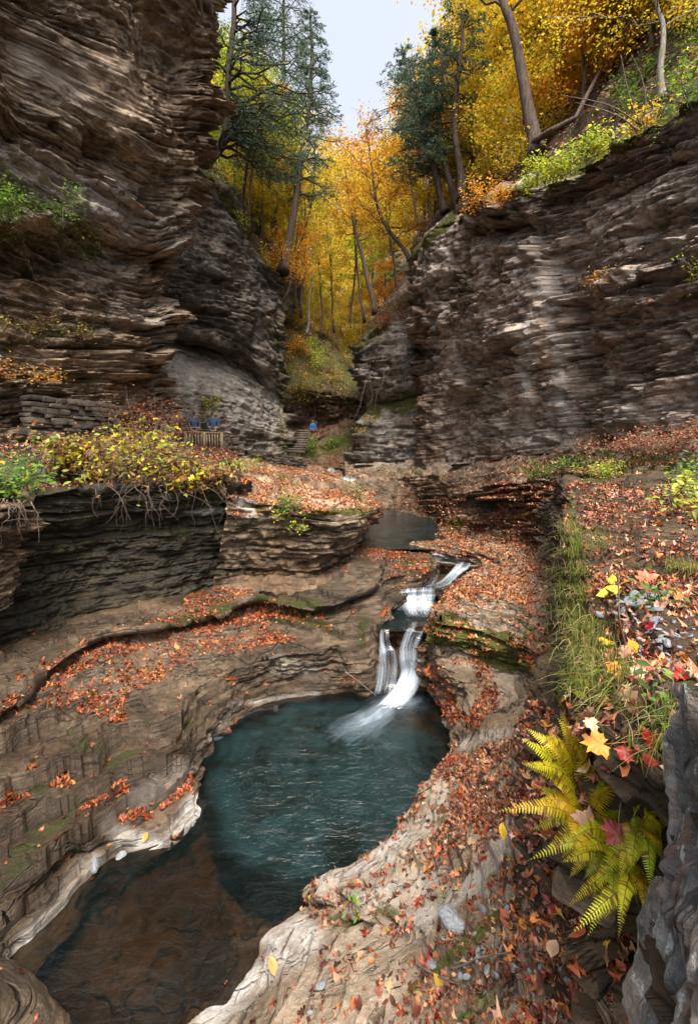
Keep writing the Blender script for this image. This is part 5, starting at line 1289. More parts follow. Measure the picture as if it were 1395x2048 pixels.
LHS, RHS, VE = ['left_hillside'], ['right_hillside'], ['valley_end']
RW = 'on the slope above the right cliff'
LW = 'on the slope behind the left cliffs'
FW = 'in the far wood up the gorge'
for kd, px, dep, sc in [('y1',960,33,1.),('y2',1010,27,.9),('y1',1050,38,1.1),('s1',1000,24,.9),('o1',1085,31,.9),('y1',1150,30,1.),('y2',1190,25,.85),('y2',1230,33,1.),('y2',1275,22,.75),('y1',1330,30,.9),('s1',945,27,1.),('y2',900,40,1.),('y1',870,48,1.),('s1',870,36,1.1),
        ('o1',915,34,.9),('y1',985,48,1.2),('y2',1110,46,1.2),('y1',1230,45,1.1),('y1',1385,17,.5),('y1',1180,40,1.),('s1',1120,24,1.),('s1',1040,22,.8),('y2',1130,27,.8),('y2',925,58,1.2),('y1',830,60,1.1),('s1',845,44,1.2),('s1',905,29.5,.7),('y1',1360,36,1.1),('s1',1240,24,.8),('y2',1290,19,.55),('y1',1345,18,.5),('y2',1330,20,.6),('y2',1210,20,.55),('o1',1160,20,.6),('y2',1395,15.5,.4),('y1',1300,18,.45),('y2',1240,19,.5),('y1',1260,28,.9)]:
    plant(kd, px, dep, RHS, RW, sc)
for kd, px, dep, sc in [('g1',440,34,.9),('g1',475,42,1.),('g1',500,50,1.),('g1',515,36,.7),('g1',545,42,.8),('o1',530,44,.9),('y2',455,56,1.1),('c1',420,44,1.),('y1',560,58,1.1),('c1',545,50,.9),('s1',520,38,1.),('s1',480,33,.8),('g1',430,64,1.2),('y1',520,70,1.2),('c1',480,60,1.1),('s1',560,46,1.),('y1',590,74,1.1),('c1',600,66,.9),('o1',480,38,.7)]:
    plant(kd, px, dep, LHS, LW, sc)
for kd, px, dep, sc in [('s1',600,50,1.),('g1',640,54,.6),('s1',680,54,1.1),('s1',725,52,1.),('y2',655,60,.9),('g1',700,66,1.),('o1',620,60,.9),('c1',600,56,.8),('g1',740,62,1.),('y2',780,64,1.),('y1',640,80,1.1),('o1',690,84,1.2),('y1',750,86,1.2),('c1',655,74,.8),('y2',600,88,1.2),('y1',800,84,1.2),('g1',620,105,1.3),
        ('y1',670,110,1.3),('g1',720,105,1.3),('y1',780,110,1.4),('y2',560,100,1.3),('s1',705,48,.8),('s1',575,47,.9),('o1',765,50,.7),('s1',655,47,.7),('g1',590,130,1.5),('y1',650,140,1.5),('y2',710,140,1.5),('g1',770,135,1.5),('c1',715,76,.75),('s1',620,70,1.2),('s1',665,66,1.2),('y1',830,130,1.5),('c1',790,56,.6)]:
    plant(kd, px, dep, VE, FW, sc)

ORD = ['leftmost', 'second', 'third', 'fourth', 'fifth', 'sixth', 'seventh', 'eighth', 'ninth', 'tenth', 'eleventh', 'twelfth', 'thirteenth', 'fourteenth', 'fifteenth', 'sixteenth', 'seventeenth', 'eighteenth', 'nineteenth', 'twentieth', 'twenty-first', 'twenty-second', 'twenty-third', 'twenty-fourth', 'twenty-fifth', 'twenty-sixth']
for (desc, where), L in PLANTED.items():
    L.sort(key=lambda q: q[0])
    for i, (_, o) in enumerate(L):
        o['label'] = desc + ' ' + where + ('' if len(L) == 1 else ', the leftmost' if i == 0 else ', ' + ORD[min(i, 25)] + ' from left')

# ================================================================== SHRUBS, FERNS, GRASS
LF = (np.array([(0, -.5, 0), (.22, -.15, .03), (.2, .2, .04), (0, .55, -.03), (-.2, .2, .04), (-.22, -.15, .03)]), np.array([(0, 1, 2), (0, 2, 3), (0, 3, 4), (0, 4, 5)]))
def shrub(name, label, cat, spots, h, spread_, nleaf, ls, pal, seed, stems=7, templ=LF, group=None, hang=0, mapley=0, anchor=None, upk=1.):
    """spots: list of surface points it grows from"""
    rng = np.random.default_rng(seed); spots = [np.asarray(s, float) for s in spots]
    base = spots[0]; st = MB(); lf = MB(); ends = []
    for sp_ in spots:
        for k in range(stems):
            a = rng.uniform(0, 6.28); L = h * rng.uniform(.5, 1.15)
            b0 = sp_ + np.array((rng.normal(0, spread_ * .35), rng.normal(0, spread_ * .35), -.05))
            tip = b0 + np.array((math.cos(a) * spread_ * rng.random(), math.sin(a) * spread_ * rng.random(), L * upk))
            mid = (b0 + tip) / 2 + rng.normal(0, .12 * h, 3)
            pth = cr(np.array([b0, mid, tip]), 5); st.tube(pth, np.linspace(.010, .003, len(pth)) * (1 + h * .4), 4, (1, 1, 1), cap=False)
            ends += [(mid, tip), (b0 * .4 + mid * .6, tip)]
            for q in range(2):
                p0 = pth[rng.integers(3, 9)]; p1 = p0 + rng.normal(0, .3 * h, 3) + (0, 0, .1 * h)
                st.tube([p0, p1], [.005, .002], 3, cap=False); ends.append((p0, p1))
    k = rng.integers(0, len(ends), nleaf); A = np.array([e[0] for e in ends])[k]; B = np.array([e[1] for e in ends])[k]
    P = A + (B - A) * rng.random((nleaf, 1)) + rng.normal(0, .12 * h + .04, (nleaf, 3))
    nm_ = np.tile((0., -.35, 1), (nleaf, 1)); fr = frames(nm_, rng, .5); c = pick(pal, nleaf, rng, .22); sz = ls * rng.uniform(.55, 1.4, nleaf)
    if mapley:
        m_ = rng.random(nleaf) < mapley
        inst(lf, TEMPL[0], P[m_], tuple(f[m_] for f in fr), sz[m_] * 1.6, c[m_]); m_ = ~m_
    else: m_ = np.ones(nleaf, bool)
    inst(lf, templ, P[m_], tuple(f[m_] for f in fr), sz[m_], c[m_])
    o = empty(name, base); tag(o, label, cat, group)
    st.build('stems', M['twig'], o, origin=base); lf.build('foliage', M['foliage'], o, smooth=False, origin=base)
    return o
def on(px, py, only=None):
    s = surf(px, py, only, 14)
    return s[0] if s is not None else D(px, py, 15)
# the big bush on the ledge of the dark wall
shrub('ledge_shrub', 'large tangled bush of yellow and brown leaves on the left ledge by the railing', 'bush', [D(x, y, d) for x, y, d in ((230,975,10.6),(290,975,11),(250,940,12.2),(290,930,12.6),(320,928,12.8),(300,950,12),(345,965,11.6))], 1.0, .7, 2800, .11, 'bush', 301, stems=18, mapley=.10)
shrub('ledge_shrub', 'low brown and yellow bush on the ledge left of the large tangled one', 'bush', [D(x, y, d) for x, y, d in ((130,945,10.6),(170,950,11),(210,950,11.4),(180,930,12))], .85, .7, 3200, .11, 'bush', 302, stems=12, mapley=.1)
shrub('ledge_shrub', 'broad-leaved green plant spilling over the left edge of the picture', 'bush', [D(x, y, d) for x, y, d in ((-20,985,8.2),(20,985,8.3),(55,980,8.5),(10,960,8.8))], .5, .5, 600, .12, 'green', 303, stems=9)
shrub('ledge_shrub', 'reddish brown dry bush at the foot of the left cliff behind the large one', 'bush', [D(x, y, d) for x, y, d in ((270,880,15.5),(310,880,16.5),(350,890,18))], 1.5, .8, 1100, .09, 'rust', 304, stems=12)
shrub('ledge_shrub', 'low twiggy bush with a few bright yellow maple leaves just left of the railing', 'bush', [D(x, y, d) for x, y, d in ((365,972,11.3),(395,976,11.5),(425,972,12))], .55, .5, 1300, .11, 'bush', 305, stems=14, mapley=.25)
# roots and dead stems hanging over the edge of that ledge
def hanging(name, label, cat, spots, L, seed, n=3, r=.012, sub=2, mat='twig', out=(0, -.25, 0)):
    rng = np.random.default_rng(seed); mb = MB()
    for sp_ in spots:
        for k in range(n):
            p = np.asarray(sp_, float) + rng.normal(0, .12, 3) * (1, .5, .3); pts = [p]; dr = np.array((rng.normal(0, .5), out[1], -.3))
            for q in range(8):
                dr = dr * .75 + rng.normal(0, .33, 3) * (1, .4, .7) + np.array((0, 0, -.32)); pts.append(pts[-1] + dr * L / 8)
            pp = cr(np.array(pts), 3); mb.tube(pp, np.linspace(r, r * .25, len(pp)), 4, cap=False)
            for q in range(sub):
                i = rng.integers(5, 18); e = pp[i] + rng.normal(0, .2, 3) + (0, 0, -.12)
                mb.tube([pp[i], (pp[i] + e) / 2 + rng.normal(0, .04, 3), e], [r * .5, r * .35, r * .15], 3, cap=False)
    o = mb.build(name, M[mat], origin=spots[0]); o.location = spots[0]; tag(o, label, cat); return o
hanging('hanging_roots', 'tangle of bare roots hanging from the left ledge over the dark wall', 'roots', [D(x, 968, d) for x, d in ((190,9.9),(220,10),(250,10.2),(275,10.3),(300,10.5),(330,10.6),(350,10.8),(375,11),(400,11.1),(430,11.3))], .95, 311, n=2, r=.008, sub=3)
hanging('hanging_roots', 'thin stems trailing over the corner rock at the left edge', 'roots', [D(x, 1000, 7.7) for x in (5, 30, 55)], .6, 312, n=3)
hanging('hanging_roots', 'pale dead roots draped down the dark buttress on the right of the narrows', 'roots', [D(820,640,29.2), D(800,680,29), D(780,715,28.9), D(760,735,29), D(745,745,29.4), D(812,665,29)], 3.2, 313, n=2, r=.024, sub=4, mat='twig')
# plants on ledges and brinks
SH = [
 ('far_shrub','orange-yellow bushes on the mossy ledges left of the far narrows','valley_end',[(575,690),(590,720),(600,700)],1.6,1.2,1300,.17,'orange'),
 ('far_shrub','green and yellow bushes in the middle of the far mossy wall','valley_end',[(620,700),(640,730),(655,700)],1.6,1.2,1300,.17,'yelgreen'),
 ('far_shrub','golden bushes above the dark overhang at the end of the gorge','valley_end',[(680,740),(700,720),(660,760)],1.6,1.2,1300,.17,'bush'),
 ('far_shrub','yellow bushes at the foot of the far wood','valley_end',[(600,640),(650,655),(700,670)],2.,1.5,1600,.18,'yellow'),
 ('far_shrub','dull green and rust growth on the lower ledge of the far wall','valley_end',[(600,775),(640,785),(690,790)],1.2,1.,1300,.15,'bush'),
 ('far_shrub','orange and olive growth on the left side of the far wall','valley_end',[(570,640),(565,680),(575,740)],1.5,1.1,1500,.16,'bush'),
 ('buttress_shrub','rust coloured scrub on top of the dark buttress','right_buttress',[(750,655),(780,630),(810,605)],1.1,1.,1300,.11,'rust'),
 ('cliff_shrub','green and rust plant clump on the ledge halfway up the left cliff','left_cliff',[(20,440),(60,440),(100,450),(140,460),(0,430)],.8,.6,2000,.09,'green'),
 ('cliff_shrub','yellow-green tuft at the outer end of the left cliff ledge','left_cliff',[(165,470),(185,478)],.4,.4,420,.08,'yelgreen'),
 ('cliff_shrub','rust and yellow weeds in the crack low on the left cliff','left_cliff',[(20,660),(70,662),(120,664),(160,668)],.4,.5,900,.07,'bush'),
 ('cliff_shrub','orange weeds on the lowest left cliff ledge at the picture edge','left_cliff',[(10,748),(50,752),(95,760)],.35,.5,500,.07,'orange'),
 ('cliff_shrub','small green bush on the grey slab above the two walkers','left_far_cliff',[(428,815),(440,835)],.7,.4,420,.10,'yelgreen'),
 ('cliff_shrub','yellow-green growth along the brink of the dark left cliff','left_far_cliff',[(420,352),(440,375),(470,400),(490,450)],.9,.6,900,.12,'yelgreen'),
 ('cliff_shrub','bright yellow bush on the shoulder of the dark left cliff','left_hillside',[(535,520),(548,545)],1.0,.7,520,.13,'yellow'),
 ('creek_bush','bright green bush beside the steps in the far narrows','valley_end',[(598,895),(610,890)],1.2,.7,800,.13,'green'),
 ('creek_bush','dull green bush right of the bright green one in the narrows','valley_end',[(640,885),(665,882)],.9,.8,600,.13,'green'),
 ('creek_bush','yellow and orange bush under the mossy far wall','valley_end',[(585,815),(598,825)],1.5,.9,800,.15,'bush'),
 ('brink_shrub','yellow-green leafy shrubs at the brink under the tall leaning trunk','right_cliff',[(1050,378),(1085,362),(1110,352)],.8,.6,1500,.10,'yelgreen'),
 ('brink_shrub','bright yellow-green bush on the brink right of the leaning trunk','right_cliff',[(1135,348),(1165,338),(1185,325)],.9,.6,1500,.10,'yelgreen'),
 ('brink_shrub','yellow leafy sprig hanging over the upper right cliff','right_cliff',[(1270,290),(1290,268)],.6,.4,420,.10,'yellow'),
 ('brink_shrub','green shrub at the upper right brink of the cliff','right_cliff',[(1330,240),(1370,222),(1395,210)],.8,.6,900,.09,'green'),
 ('brink_shrub','orange and green shrubs where the right rim meets the bare trunks','right_cliff',[(940,405),(970,400),(1005,392)],.8,.7,1000,.11,'orange'),
 ('slope_shrub','dark green shrub on the leafy slope in the top right corner','right_hillside',[(1350,110),(1385,70),(1390,130)],1.0,.9,900,.09,'green'),
 ('slope_shrub','rust and yellow undergrowth on the slope right of the slim pale trunk','right_hillside',[(1345,170),(1375,160)],.7,.7,600,.08,'bush'),
 ('slope_shrub','green undergrowth in the middle of the leafy slope','right_hillside',[(1230,200),(1260,170),(1240,230)],.9,.8,1000,.10,'green'),
 ('slope_shrub','golden bush at the foot of the thick dark trunk','right_hillside',[(1000,350),(1030,330)],1.4,1.,1200,.12,'yellow'),
 ('slope_shrub','golden bush between the straight trunk and the leaning trunk','right_hillside',[(955,370),(985,350)],1.6,1.,1400,.12,'yellow'),
 ('cliff_shrub','orange weeds growing from the middle of the right cliff','right_cliff',[(1165,590),(1185,585),(1200,580)],.45,.4,260,.07,'orange'),
 ('cliff_shrub','small yellow-green tuft low at the right side of the right cliff','right_cliff',[(1388,560),(1392,585)],.5,.3,260,.07,'yelgreen'),
 ('bank_shrub','brown and orange weeds along the foot of the right cliff','right_bench',[(1210,905),(1250,900),(1290,895),(1340,890),(1385,885)],.55,.7,2600,.055,'litter'),
 ('bank_shrub','green weeds on the slope under the right cliff','right_bench',[(1090,935),(1130,925),(1060,945)],.3,.5,700,.06,'green'),
 ('bank_shrub','mossy green weeds on the slope above the grassy bank edge','right_bench',[(1180,935),(1200,955),(1230,930)],.3,.4,800,.055,'yelgreen'),
 ('bank_shrub','yellow-green bush at the right edge of the picture above the red leaves','right_bank',[(1375,1010),(1390,995),(1395,1030)],.45,.35,420,.08,'yelgreen'),
 ('bank_shrub','leafy green plant at the right edge under the weeds','right_bank',[(1385,960),(1395,950)],.45,.3,360,.08,'green'),
 ('ledge_plant','green weeds on top of the middle ledge','middle_ledge',[(500,930),(470,935)],.5,.5,500,.08,'yelgreen'),
 ('ledge_plant','small fern-like plant on the leaf covered middle ledge','middle_ledge',[(555,1010),(580,1005)],.35,.35,220,.08,'green'),
 ('ledge_plant','yellow-green sprig on the undercut face of the middle ledge','middle_ledge',[(580,1060),(600,1052),(565,1050)],.3,.3,200,.08,'yelgreen'),
 ('ledge_plant','tuft of green grass on the nose of the middle ledge','middle_ledge',[(710,985),(718,985)],.5,.2,160,.07,'green'),
 ('buttress_moss_plant','yellow-green plant at the foot of the dark buttress','right_buttress',[(735,850),(722,860)],.7,.5,300,.12,'bush'),
 ('small_plant','small bright green plant sprouting from the pale rock by the pool','right_shelf',[(683,1822)],.14,.05,10,.07,'green'),
 ('small_plant','tiny green clover on the rock left of the fallen branch','right_shelf',[(890,1784)],.05,.05,26,.03,'green'),
 ('small_plant','small green plant among leaves behind the mossy block','right_shelf',[(1046,1258)],.12,.10,26,.07,'green'),
 ('small_plant','bright green rosette on the bank behind the slate chips','right_bank',[(1320,1195)],.14,.10,70,.05,'green'),
 ('small_plant','green seedlings beside the upright slab under the red leaf','right_bank',[(1330,1400),(1350,1420),(1345,1385)],.14,.08,110,.045,'green'),
 ('small_plant','green leafy weed left of the rosette','right_bank',[(1272,1188)],.12,.06,34,.05,'green'),
 ('small_plant','tiny green sprout at the very bottom of the picture','right_shelf',[(920,2036)],.08,.04,12,.05,'green'),
]
for i, (nm, lab, sh, pts, h, sp_, nl, ls, pal) in enumerate(SH):
    shrub(nm, lab, 'plant' if 'plant' in nm else 'shrub', [on(x, y, [sh]) for x, y in pts], h, sp_, nl, ls, pal, 400 + i, stems=5 if nl > 60 else 3)
# bare arching saplings on the slope above the right cliff
mb = MB()
b = on(1283, 255, ['right_cliff']); _, _, dd = proj(b)
for pp in ([(1283,255),(1262,210),(1250,160),(1240,110)], [(1283,250),(1290,200),(1280,150),(1262,110)], [(1275,262),(1240,235),(1190,215),(1150,205)], [(1280,250),(1215,210),(1120,190)]):
    q = cr(np.array([D(x, y, dd - .1 * i) for i, (x, y) in enumerate(pp)]), 5); mb.tube(q, np.linspace(.022, .006, len(q)), 5)
o = mb.build('bare_sapling', M['twig'], origin=b); o.location = b; tag(o, 'bare pale sapling stems arching left from the upper right brink', 'sapling')
# two fallen trunks on the slope
for lab, pp, r in (('long fallen trunk lying down the leafy slope above the right cliff', [(1065,285,18.9),(1100,262,18),(1150,235,18),(1215,110,20)], .13),):
    s_ = [D(*q) for q in pp]; mb = MB(); q = lin(np.array(s_), 6); mb.tube(q, np.linspace(r, r * .5, len(q)), 8, rough=.15); o = mb.build('fallen_log', M['bark'], origin=s_[0]); o.location = s_[0]; tag(o, lab, 'log')

# ---- yellow ferns in the foreground
def frond(root, tip, sag, width, pal, rng, bend=None):
    """one fern frond: rachis with toothed pinnae on both sides"""
    mb = MB(); root, tip = np.asarray(root, float), np.asarray(tip, float)
    mid = (root + tip) / 2 + np.array((0, 0, sag)) + (bend if bend is not None else 0)
    q = cr(np.array([root, mid, tip]), 14); n = len(q)
    mb.tube(q, np.linspace(.0022, .0007, n), 4, (.22, .17, .04), cap=False)
    tng = np.gradient(q, axis=0); tng /= np.linalg.norm(tng, axis=1)[:, None]
    L = np.linalg.norm(tip - root)
    nrm = np.array((0, -.45, 1.)); 
    np_ = 28; C0 = pick(pal, 1, rng, .28)[0]
    for k in range(np_):
        u = .14 + .86 * k / np_; i = u * (n - 1); i0 = min(int(i), n - 2); p = q[i0] + (q[i0 + 1] - q[i0]) * (i - i0); t = tng[i0]
        sd = np.cross(t, nrm); sd /= np.linalg.norm(sd); up = np.cross(sd, t)
        pl = width * (math.sin(math.pi * min(1, .18 + u * .85)) ** .8) * (1.05 - .25 * u)
        for s in (-1, 1):
            d_ = sd * s + t * .38 + up * rng.uniform(-.18, .10); d_ /= np.linalg.norm(d_)
            pn = np.cross(d_, t); pn /= np.linalg.norm(pn)
            side2 = np.cross(pn, d_)
            V = []; Fc = []; m_ = 8
            for j in range(m_ + 1):
                v = j / m_; w_ = .20 * pl * (1 - v) ** .8 + .001
                pc_ = p + d_ * pl * v - up * pl * .22 * v * v
                V += [pc_ + side2 * w_ * .35, pc_ + d_ * pl * .05 + side2 * w_, pc_ - side2 * w_ * .35, pc_ + d_ * pl * .05 - side2 * w_]
            Q = []
            for j in range(m_):
                a = j * 4; b_ = a + 4
                Q += [(a, a + 1, b_, b_), (a + 2, b_ + 2, b_ + 2, a + 3), (a, b_, b_ + 2, a + 2)]
            T = [(x[0], x[1], x[2]) for x in Q if x[2] == x[3]] + [(x[0], x[1], x[3]) for x in Q if x[1] == x[2]]
            Q = [x for x in Q if len(set(x)) == 4]
            c = np.clip(C0 * (1 + rng.normal(0, .12)) * np.array((1, 1, 1)), 0, .9)
            c = np.where(rng.random() < .12, np.array((.3, .14, .03)), c)
            mb.add(np.array(V), Q, T, c)
    return mb
def fern(label, root, tips, width, pal, seed, sag=.05):
    rng = np.random.default_rng(seed); root = np.asarray(root, float)
    if pal == 'fern': tips = list(tips) + [tips[rng.integers(len(tips))] * (1 - k) + root * k + rng.normal(0, .11, 3) * (1, 1, .6) for k in rng.uniform(.0, .35, 7)]
    width = width * .72
    o = empty('fern', root); tag(o, label, 'fern')
    for tp in tips:
        f_ = frond(root + rng.normal(0, .03, 3), tp, sag * rng.uniform(.6, 1.4), width * rng.uniform(.85, 1.15), pal, rng)
        f_.build('frond', M['foliage'], o, smooth=False, origin=root)
    return o
fern('tall upright yellow-green fern at the top of the foreground clump', D(1185,1600,2.35), [D(1150,1400,2.3), D(1118,1415,2.4), D(1046,1452,2.5), D(1175,1430,2.15), D(1210,1470,2.0), D(1060,1525,2.5), D(1130,1470,2.2), D(1080,1470,2.3), D(1225,1530,2.0)], .075, 'fern', 501, .06)
fern('spreading yellow-green fern in the middle of the foreground clump', D(1190,1650,2.25), [D(1070,1600,2.35), D(1240,1560,1.95), D(1210,1590,1.9), D(1060,1665,2.4), D(1120,1720,2.2), D(1250,1620,1.9), D(1100,1560,2.3), D(1150,1690,2.05), D(1090,1700,2.3), D(1045,1620,2.5)], .07, 'fern', 502, .05)
fern('low yellow fern fronds under the tan leaf', D(1230,1690,2.1), [D(1120,1725,2.1), D(1135,1760,2.1), D(1150,1700,1.95), D(1165,1760,2.0), D(1180,1650,1.9), D(1110,1690,2.2)], .06, 'fern', 503, .04)
fern('golden fern hanging beside the upright blue-grey slab', D(1290,1665,1.9), [D(1302,1590,1.75), D(1268,1600,1.8), D(1325,1640,1.7), D(1235,1760,1.85), D(1180,1800,1.95), D(1300,1780,1.75), D(1322,1720,1.7), D(1250,1700,1.8), D(1205,1745,1.9), D(1312,1690,1.68)], .052, 'fern', 504, .05)
fern('brown-tipped golden fern drooping over the dark hollow', D(1262,1740,1.95), [D(1170,1880,1.95), D(1235,1880,1.8), D(1240,1840,1.8), D(1290,1830,1.75), D(1225,1800,1.8)], .045, 'fern', 505, .03)
fern('small green fern in the shade under the golden ones', D(1200,1745,2.15), [D(1180,1790,2.05), D(1215,1780,2.0), D(1165,1740,2.1), D(1195,1815,2.0)], .045, 'green', 506, .02)

# ---- grass
gr = MB()
def blades(P, n, L, seed, lean=(-.6, -.45), rad=.12, wid=.0030, pal='grass'):
    rng = np.random.default_rng(seed); n = max(4, int(n * .45)); P = np.repeat(np.asarray(P, float), n, 0); m_ = len(P)
    P = P + rng.normal(0, rad, (m_, 3)) * (1, 1, .05)
    a = rng.uniform(0, 6.28, m_); ln = L * rng.uniform(.45, 1.3, m_)
    out = np.stack([np.cos(a) * .45 + lean[0], np.sin(a) * .45 + lean[1], 0 * a], -1) * rng.uniform(.3, 1.4, m_)[:, None]
    sd = np.cross(out, (0, 0, 1)); sd /= np.linalg.norm(sd, axis=1)[:, None] + 1e-9
    V = []
    for s, w_ in ((0, 1), (.35, .9), (.7, .6), (1, .08)):
        c = P + out * (ln * s ** 1.6)[:, None] + np.array((0, 0, 1)) * (ln * (s - .42 * s * s * np.linalg.norm(out, axis=1) * 1.6))[:, None]
        V += [c - sd * wid * w_, c + sd * wid * w_]
    V = np.stack(V, 1); c = np.repeat(pick(pal, m_, rng, .25)[:, None], 8, 1)
    i = (np.arange(m_) * 8)[:, None, None]; Q = (np.array([(0, 1, 3, 2), (2, 3, 5, 4), (4, 5, 7, 6)])[None] + i).reshape(-1, 4)
    gr.add(V.reshape(-1, 3), Q, None, c.reshape(-1, 3))
def grass_line(pts, per, L, seed, step=14, **k):
    S = []
    for (x0, y0), (x1, y1) in zip(pts[:-1], pts[1:]):
        m_ = max(1, int(math.hypot(x1 - x0, y1 - y0) / step))
        for q in range(m_):
            s = surf(x0 + (x1 - x0) * q / m_, y0 + (y1 - y0) * q / m_, ['right_bank', 'right_bench', 'right_shelf'], 12)
            if s is not None and math.sin(q * 1.7 + seed * 3.1) + math.sin(q * .61 + seed) > -.35: S.append(s[0])
    if S: blades(S, per, L, seed, **k)
grass_line([(1140,985),(1150,1010),(1165,1030)], 60, .28, 601, 8, rad=.2)
grass_line([(1135,1030),(1145,1080),(1140,1120)], 70, .26, 602, 8, rad=.10)
grass_line([(1180,1080),(1200,1060),(1190,1100)], 40, .2, 603, 8, rad=.1)
grass_line([(1150,1130),(1160,1180),(1150,1230),(1150,1290)], 90, .24, 604, 9, rad=.10)
grass_line([(1180,1240),(1190,1290),(1170,1340),(1150,1380)], 90, .22, 605, 9, rad=.08, wid=.0028)
grass_line([(1160,1300),(1230,1330),(1200,1380),(1180,1400)], 110, .2, 606, 9, rad=.08, wid=.0026)
grass_line([(1200,1150),(1260,1150),(1250,1120)], 40, .16, 607, 9, rad=.08, wid=.0026)
grass_line([(1340,1140),(1395,1130)], 60, .18, 608, 9, rad=.08)
grass_line([(1290,1420),(1330,1450),(1350,1470),(1300,1500),(1260,1520)], 46, .2, 609, 12, rad=.05, wid=.0018)
grass_line([(1130,1230),(1120,1180),(1105,1130)], 60, .2, 610, 10, rad=.1)
grass_line([(960,1990),(1010,2010),(900,2000)], 26, .09, 611, 14, rad=.05, wid=.0015, pal='green')
grass_line([(1180,960),(1220,945),(1260,930)], 60, .25, 612, 8, rad=.25)
tag(gr.build('grass', M['foliage'], smooth=False), 'green and straw grass tufts along the brink of the right bank', 'grass', kind='stuff')
# the thin dead stalk
b = on(1240, 1300, ['right_bank']); _, _, dd = proj(b)
mb = MB(); q = cr(np.array([b, D(1238,1240,dd - .05), D(1236,1190,dd - .06), D(1236,1150,dd - .05)]), 5); mb.tube(q, np.linspace(.007, .004, len(q)), 5); mb.tube([D(1238,1200,dd - .05), D(1230,1215,dd-.08)], .006, 4)
o = mb.build('dead_stalk', M['twig'], origin=b); o.location = b; tag(o, 'thin dead brown stalk rising from the grassy brink', 'stalk')
for lab, pp in (('long dry grass stem arching over the ferns beside the dark red leaf', [(1262,1530,1.9),(1245,1580,1.85),(1236,1640,1.8),(1240,1690,1.8)]), ('dry grass stem crossing from the grass to the yellow fern', [(1335,1410,1.75),(1270,1440,1.75),(1215,1490,1.85)])):
    mb = MB(); q = cr(np.array([D(*a) for a in pp]), 6); mb.tube(q, .0018, 4, cap=False); o = mb.build('grass_stem', M['twig'], origin=q[0]); o.location = q[0]; tag(o, lab, 'grass stem')

# ================================================================== STONES, STICKS, WALLS, RAILING, WALKERS
M['slate'] = plain_mat('slate', (.07, .08, .09), (.24, .25, .26), (14, 14, 14), .55, .5, .01)
M['wood'] = plain_mat('wood', (.09, .06, .035), (.30, .21, .12), (14, 14, 3), .8, .5, .01)
M['mason'] = plain_mat('mason', (.018, .014, .010), (.11, .085, .06), (3, 3, 6), .85, .9, .04)
M['cloth'] = None
def chip_mesh(seed, flat=.35):
    rng = np.random.default_rng(seed); bm = bmesh.new(); bmesh.ops.create_icosphere(bm, subdivisions=2, radius=.5)
    pl = [(rng.normal(size=3), rng.uniform(.28, .42)) for _ in range(7)]
    for v in bm.verts:
        c = np.array(v.co)
        for n_, d_ in pl:
            n_ = n_ / np.linalg.norm(n_); k = c @ n_ - d_
            if k > 0: c = c - n_ * k
        v.co = c * np.array((1.0, .75, flat))
    me = bpy.data.meshes.new('stone'); bm.to_mesh(me); bm.free(); me.materials.append(M['slate'])
    for p in me.polygons: p.use_smooth = False
    return me
CH_ = [chip_mesh(700 + i, .3 + .1 * (i % 3)) for i in range(6)]
def stone(px, py, wpx, lab, only, k=None, grp='loose slate chips in the foreground'):
    s = surf(px, py, only)
    if s is None: return
    P, Nn, dep = s
    o = bpy.data.objects.new('stone', CH_[RNG.integers(6) if k is None else k]); COL.objects.link(o)
    sc = wpx * dep / F; o.location = P + Nn * sc * .12; o.scale = (sc,) * 3
    n = Vector(Nn) + Vector(RNG.normal(0, .2, 3)); o.rotation_mode = 'QUATERNION'
    o.rotation_quaternion = Vector((0, 0, 1)).rotation_difference(n.normalized()) @ Matrix.Rotation(RNG.uniform(0, 6.28), 3, 'Z').to_quaternion()
    if grp: lab = lab + (' (larger, in the lower half)' if wpx > 14 and py > np.median([py]) else '') if False else (('larger ' + lab.replace('small ', '')) if wpx > 15 else lab)
    tag(o, lab, 'stone', grp)
for q in range(46):
    stone(RNG.normal(1320, 38), RNG.normal(1278, 26), RNG.uniform(7, 19), 'small blue-grey slate chip on the bare patch of the right bank', ['right_bank'])
for q in range(55):
    stone(RNG.normal(1000, 85), RNG.normal(1905, 60), RNG.uniform(8, 22), 'dark slate chip among the leaves at the bottom of the picture', ['right_shelf'])
for q in range(16):
    stone(RNG.normal(1260, 40), RNG.normal(1212, 18), RNG.uniform(12, 34), 'flat grey stone flake on the bank behind the slate chips', ['right_bank'])
for px, py, w_, lab, sh in ((1325,1283,26,'rounded pale grey pebble in the middle of the slate chips',['right_bank']),(905,1838,62,'blue-grey slate block at the end of the pale rock rib',['right_shelf']),(640,1968,30,'flat blue-grey flake on the rock at the bottom',['right_shelf']),(622,2018,16,'narrow bluish flake under the flat one at the bottom',['right_shelf']),
      (246,1703,24,'small grey stone standing on the pale shelf left of the pool',['left_terraces']),(196,1732,30,'pale stone at the end of the left shelf by the brown water',['left_terraces']),(960,1815,30,'grey flake beside the slate block',['right_shelf']),(865,1922,26,'whitish flake among dark leaves',['right_shelf'])):
    stone(px, py, w_, lab, sh, grp=None)
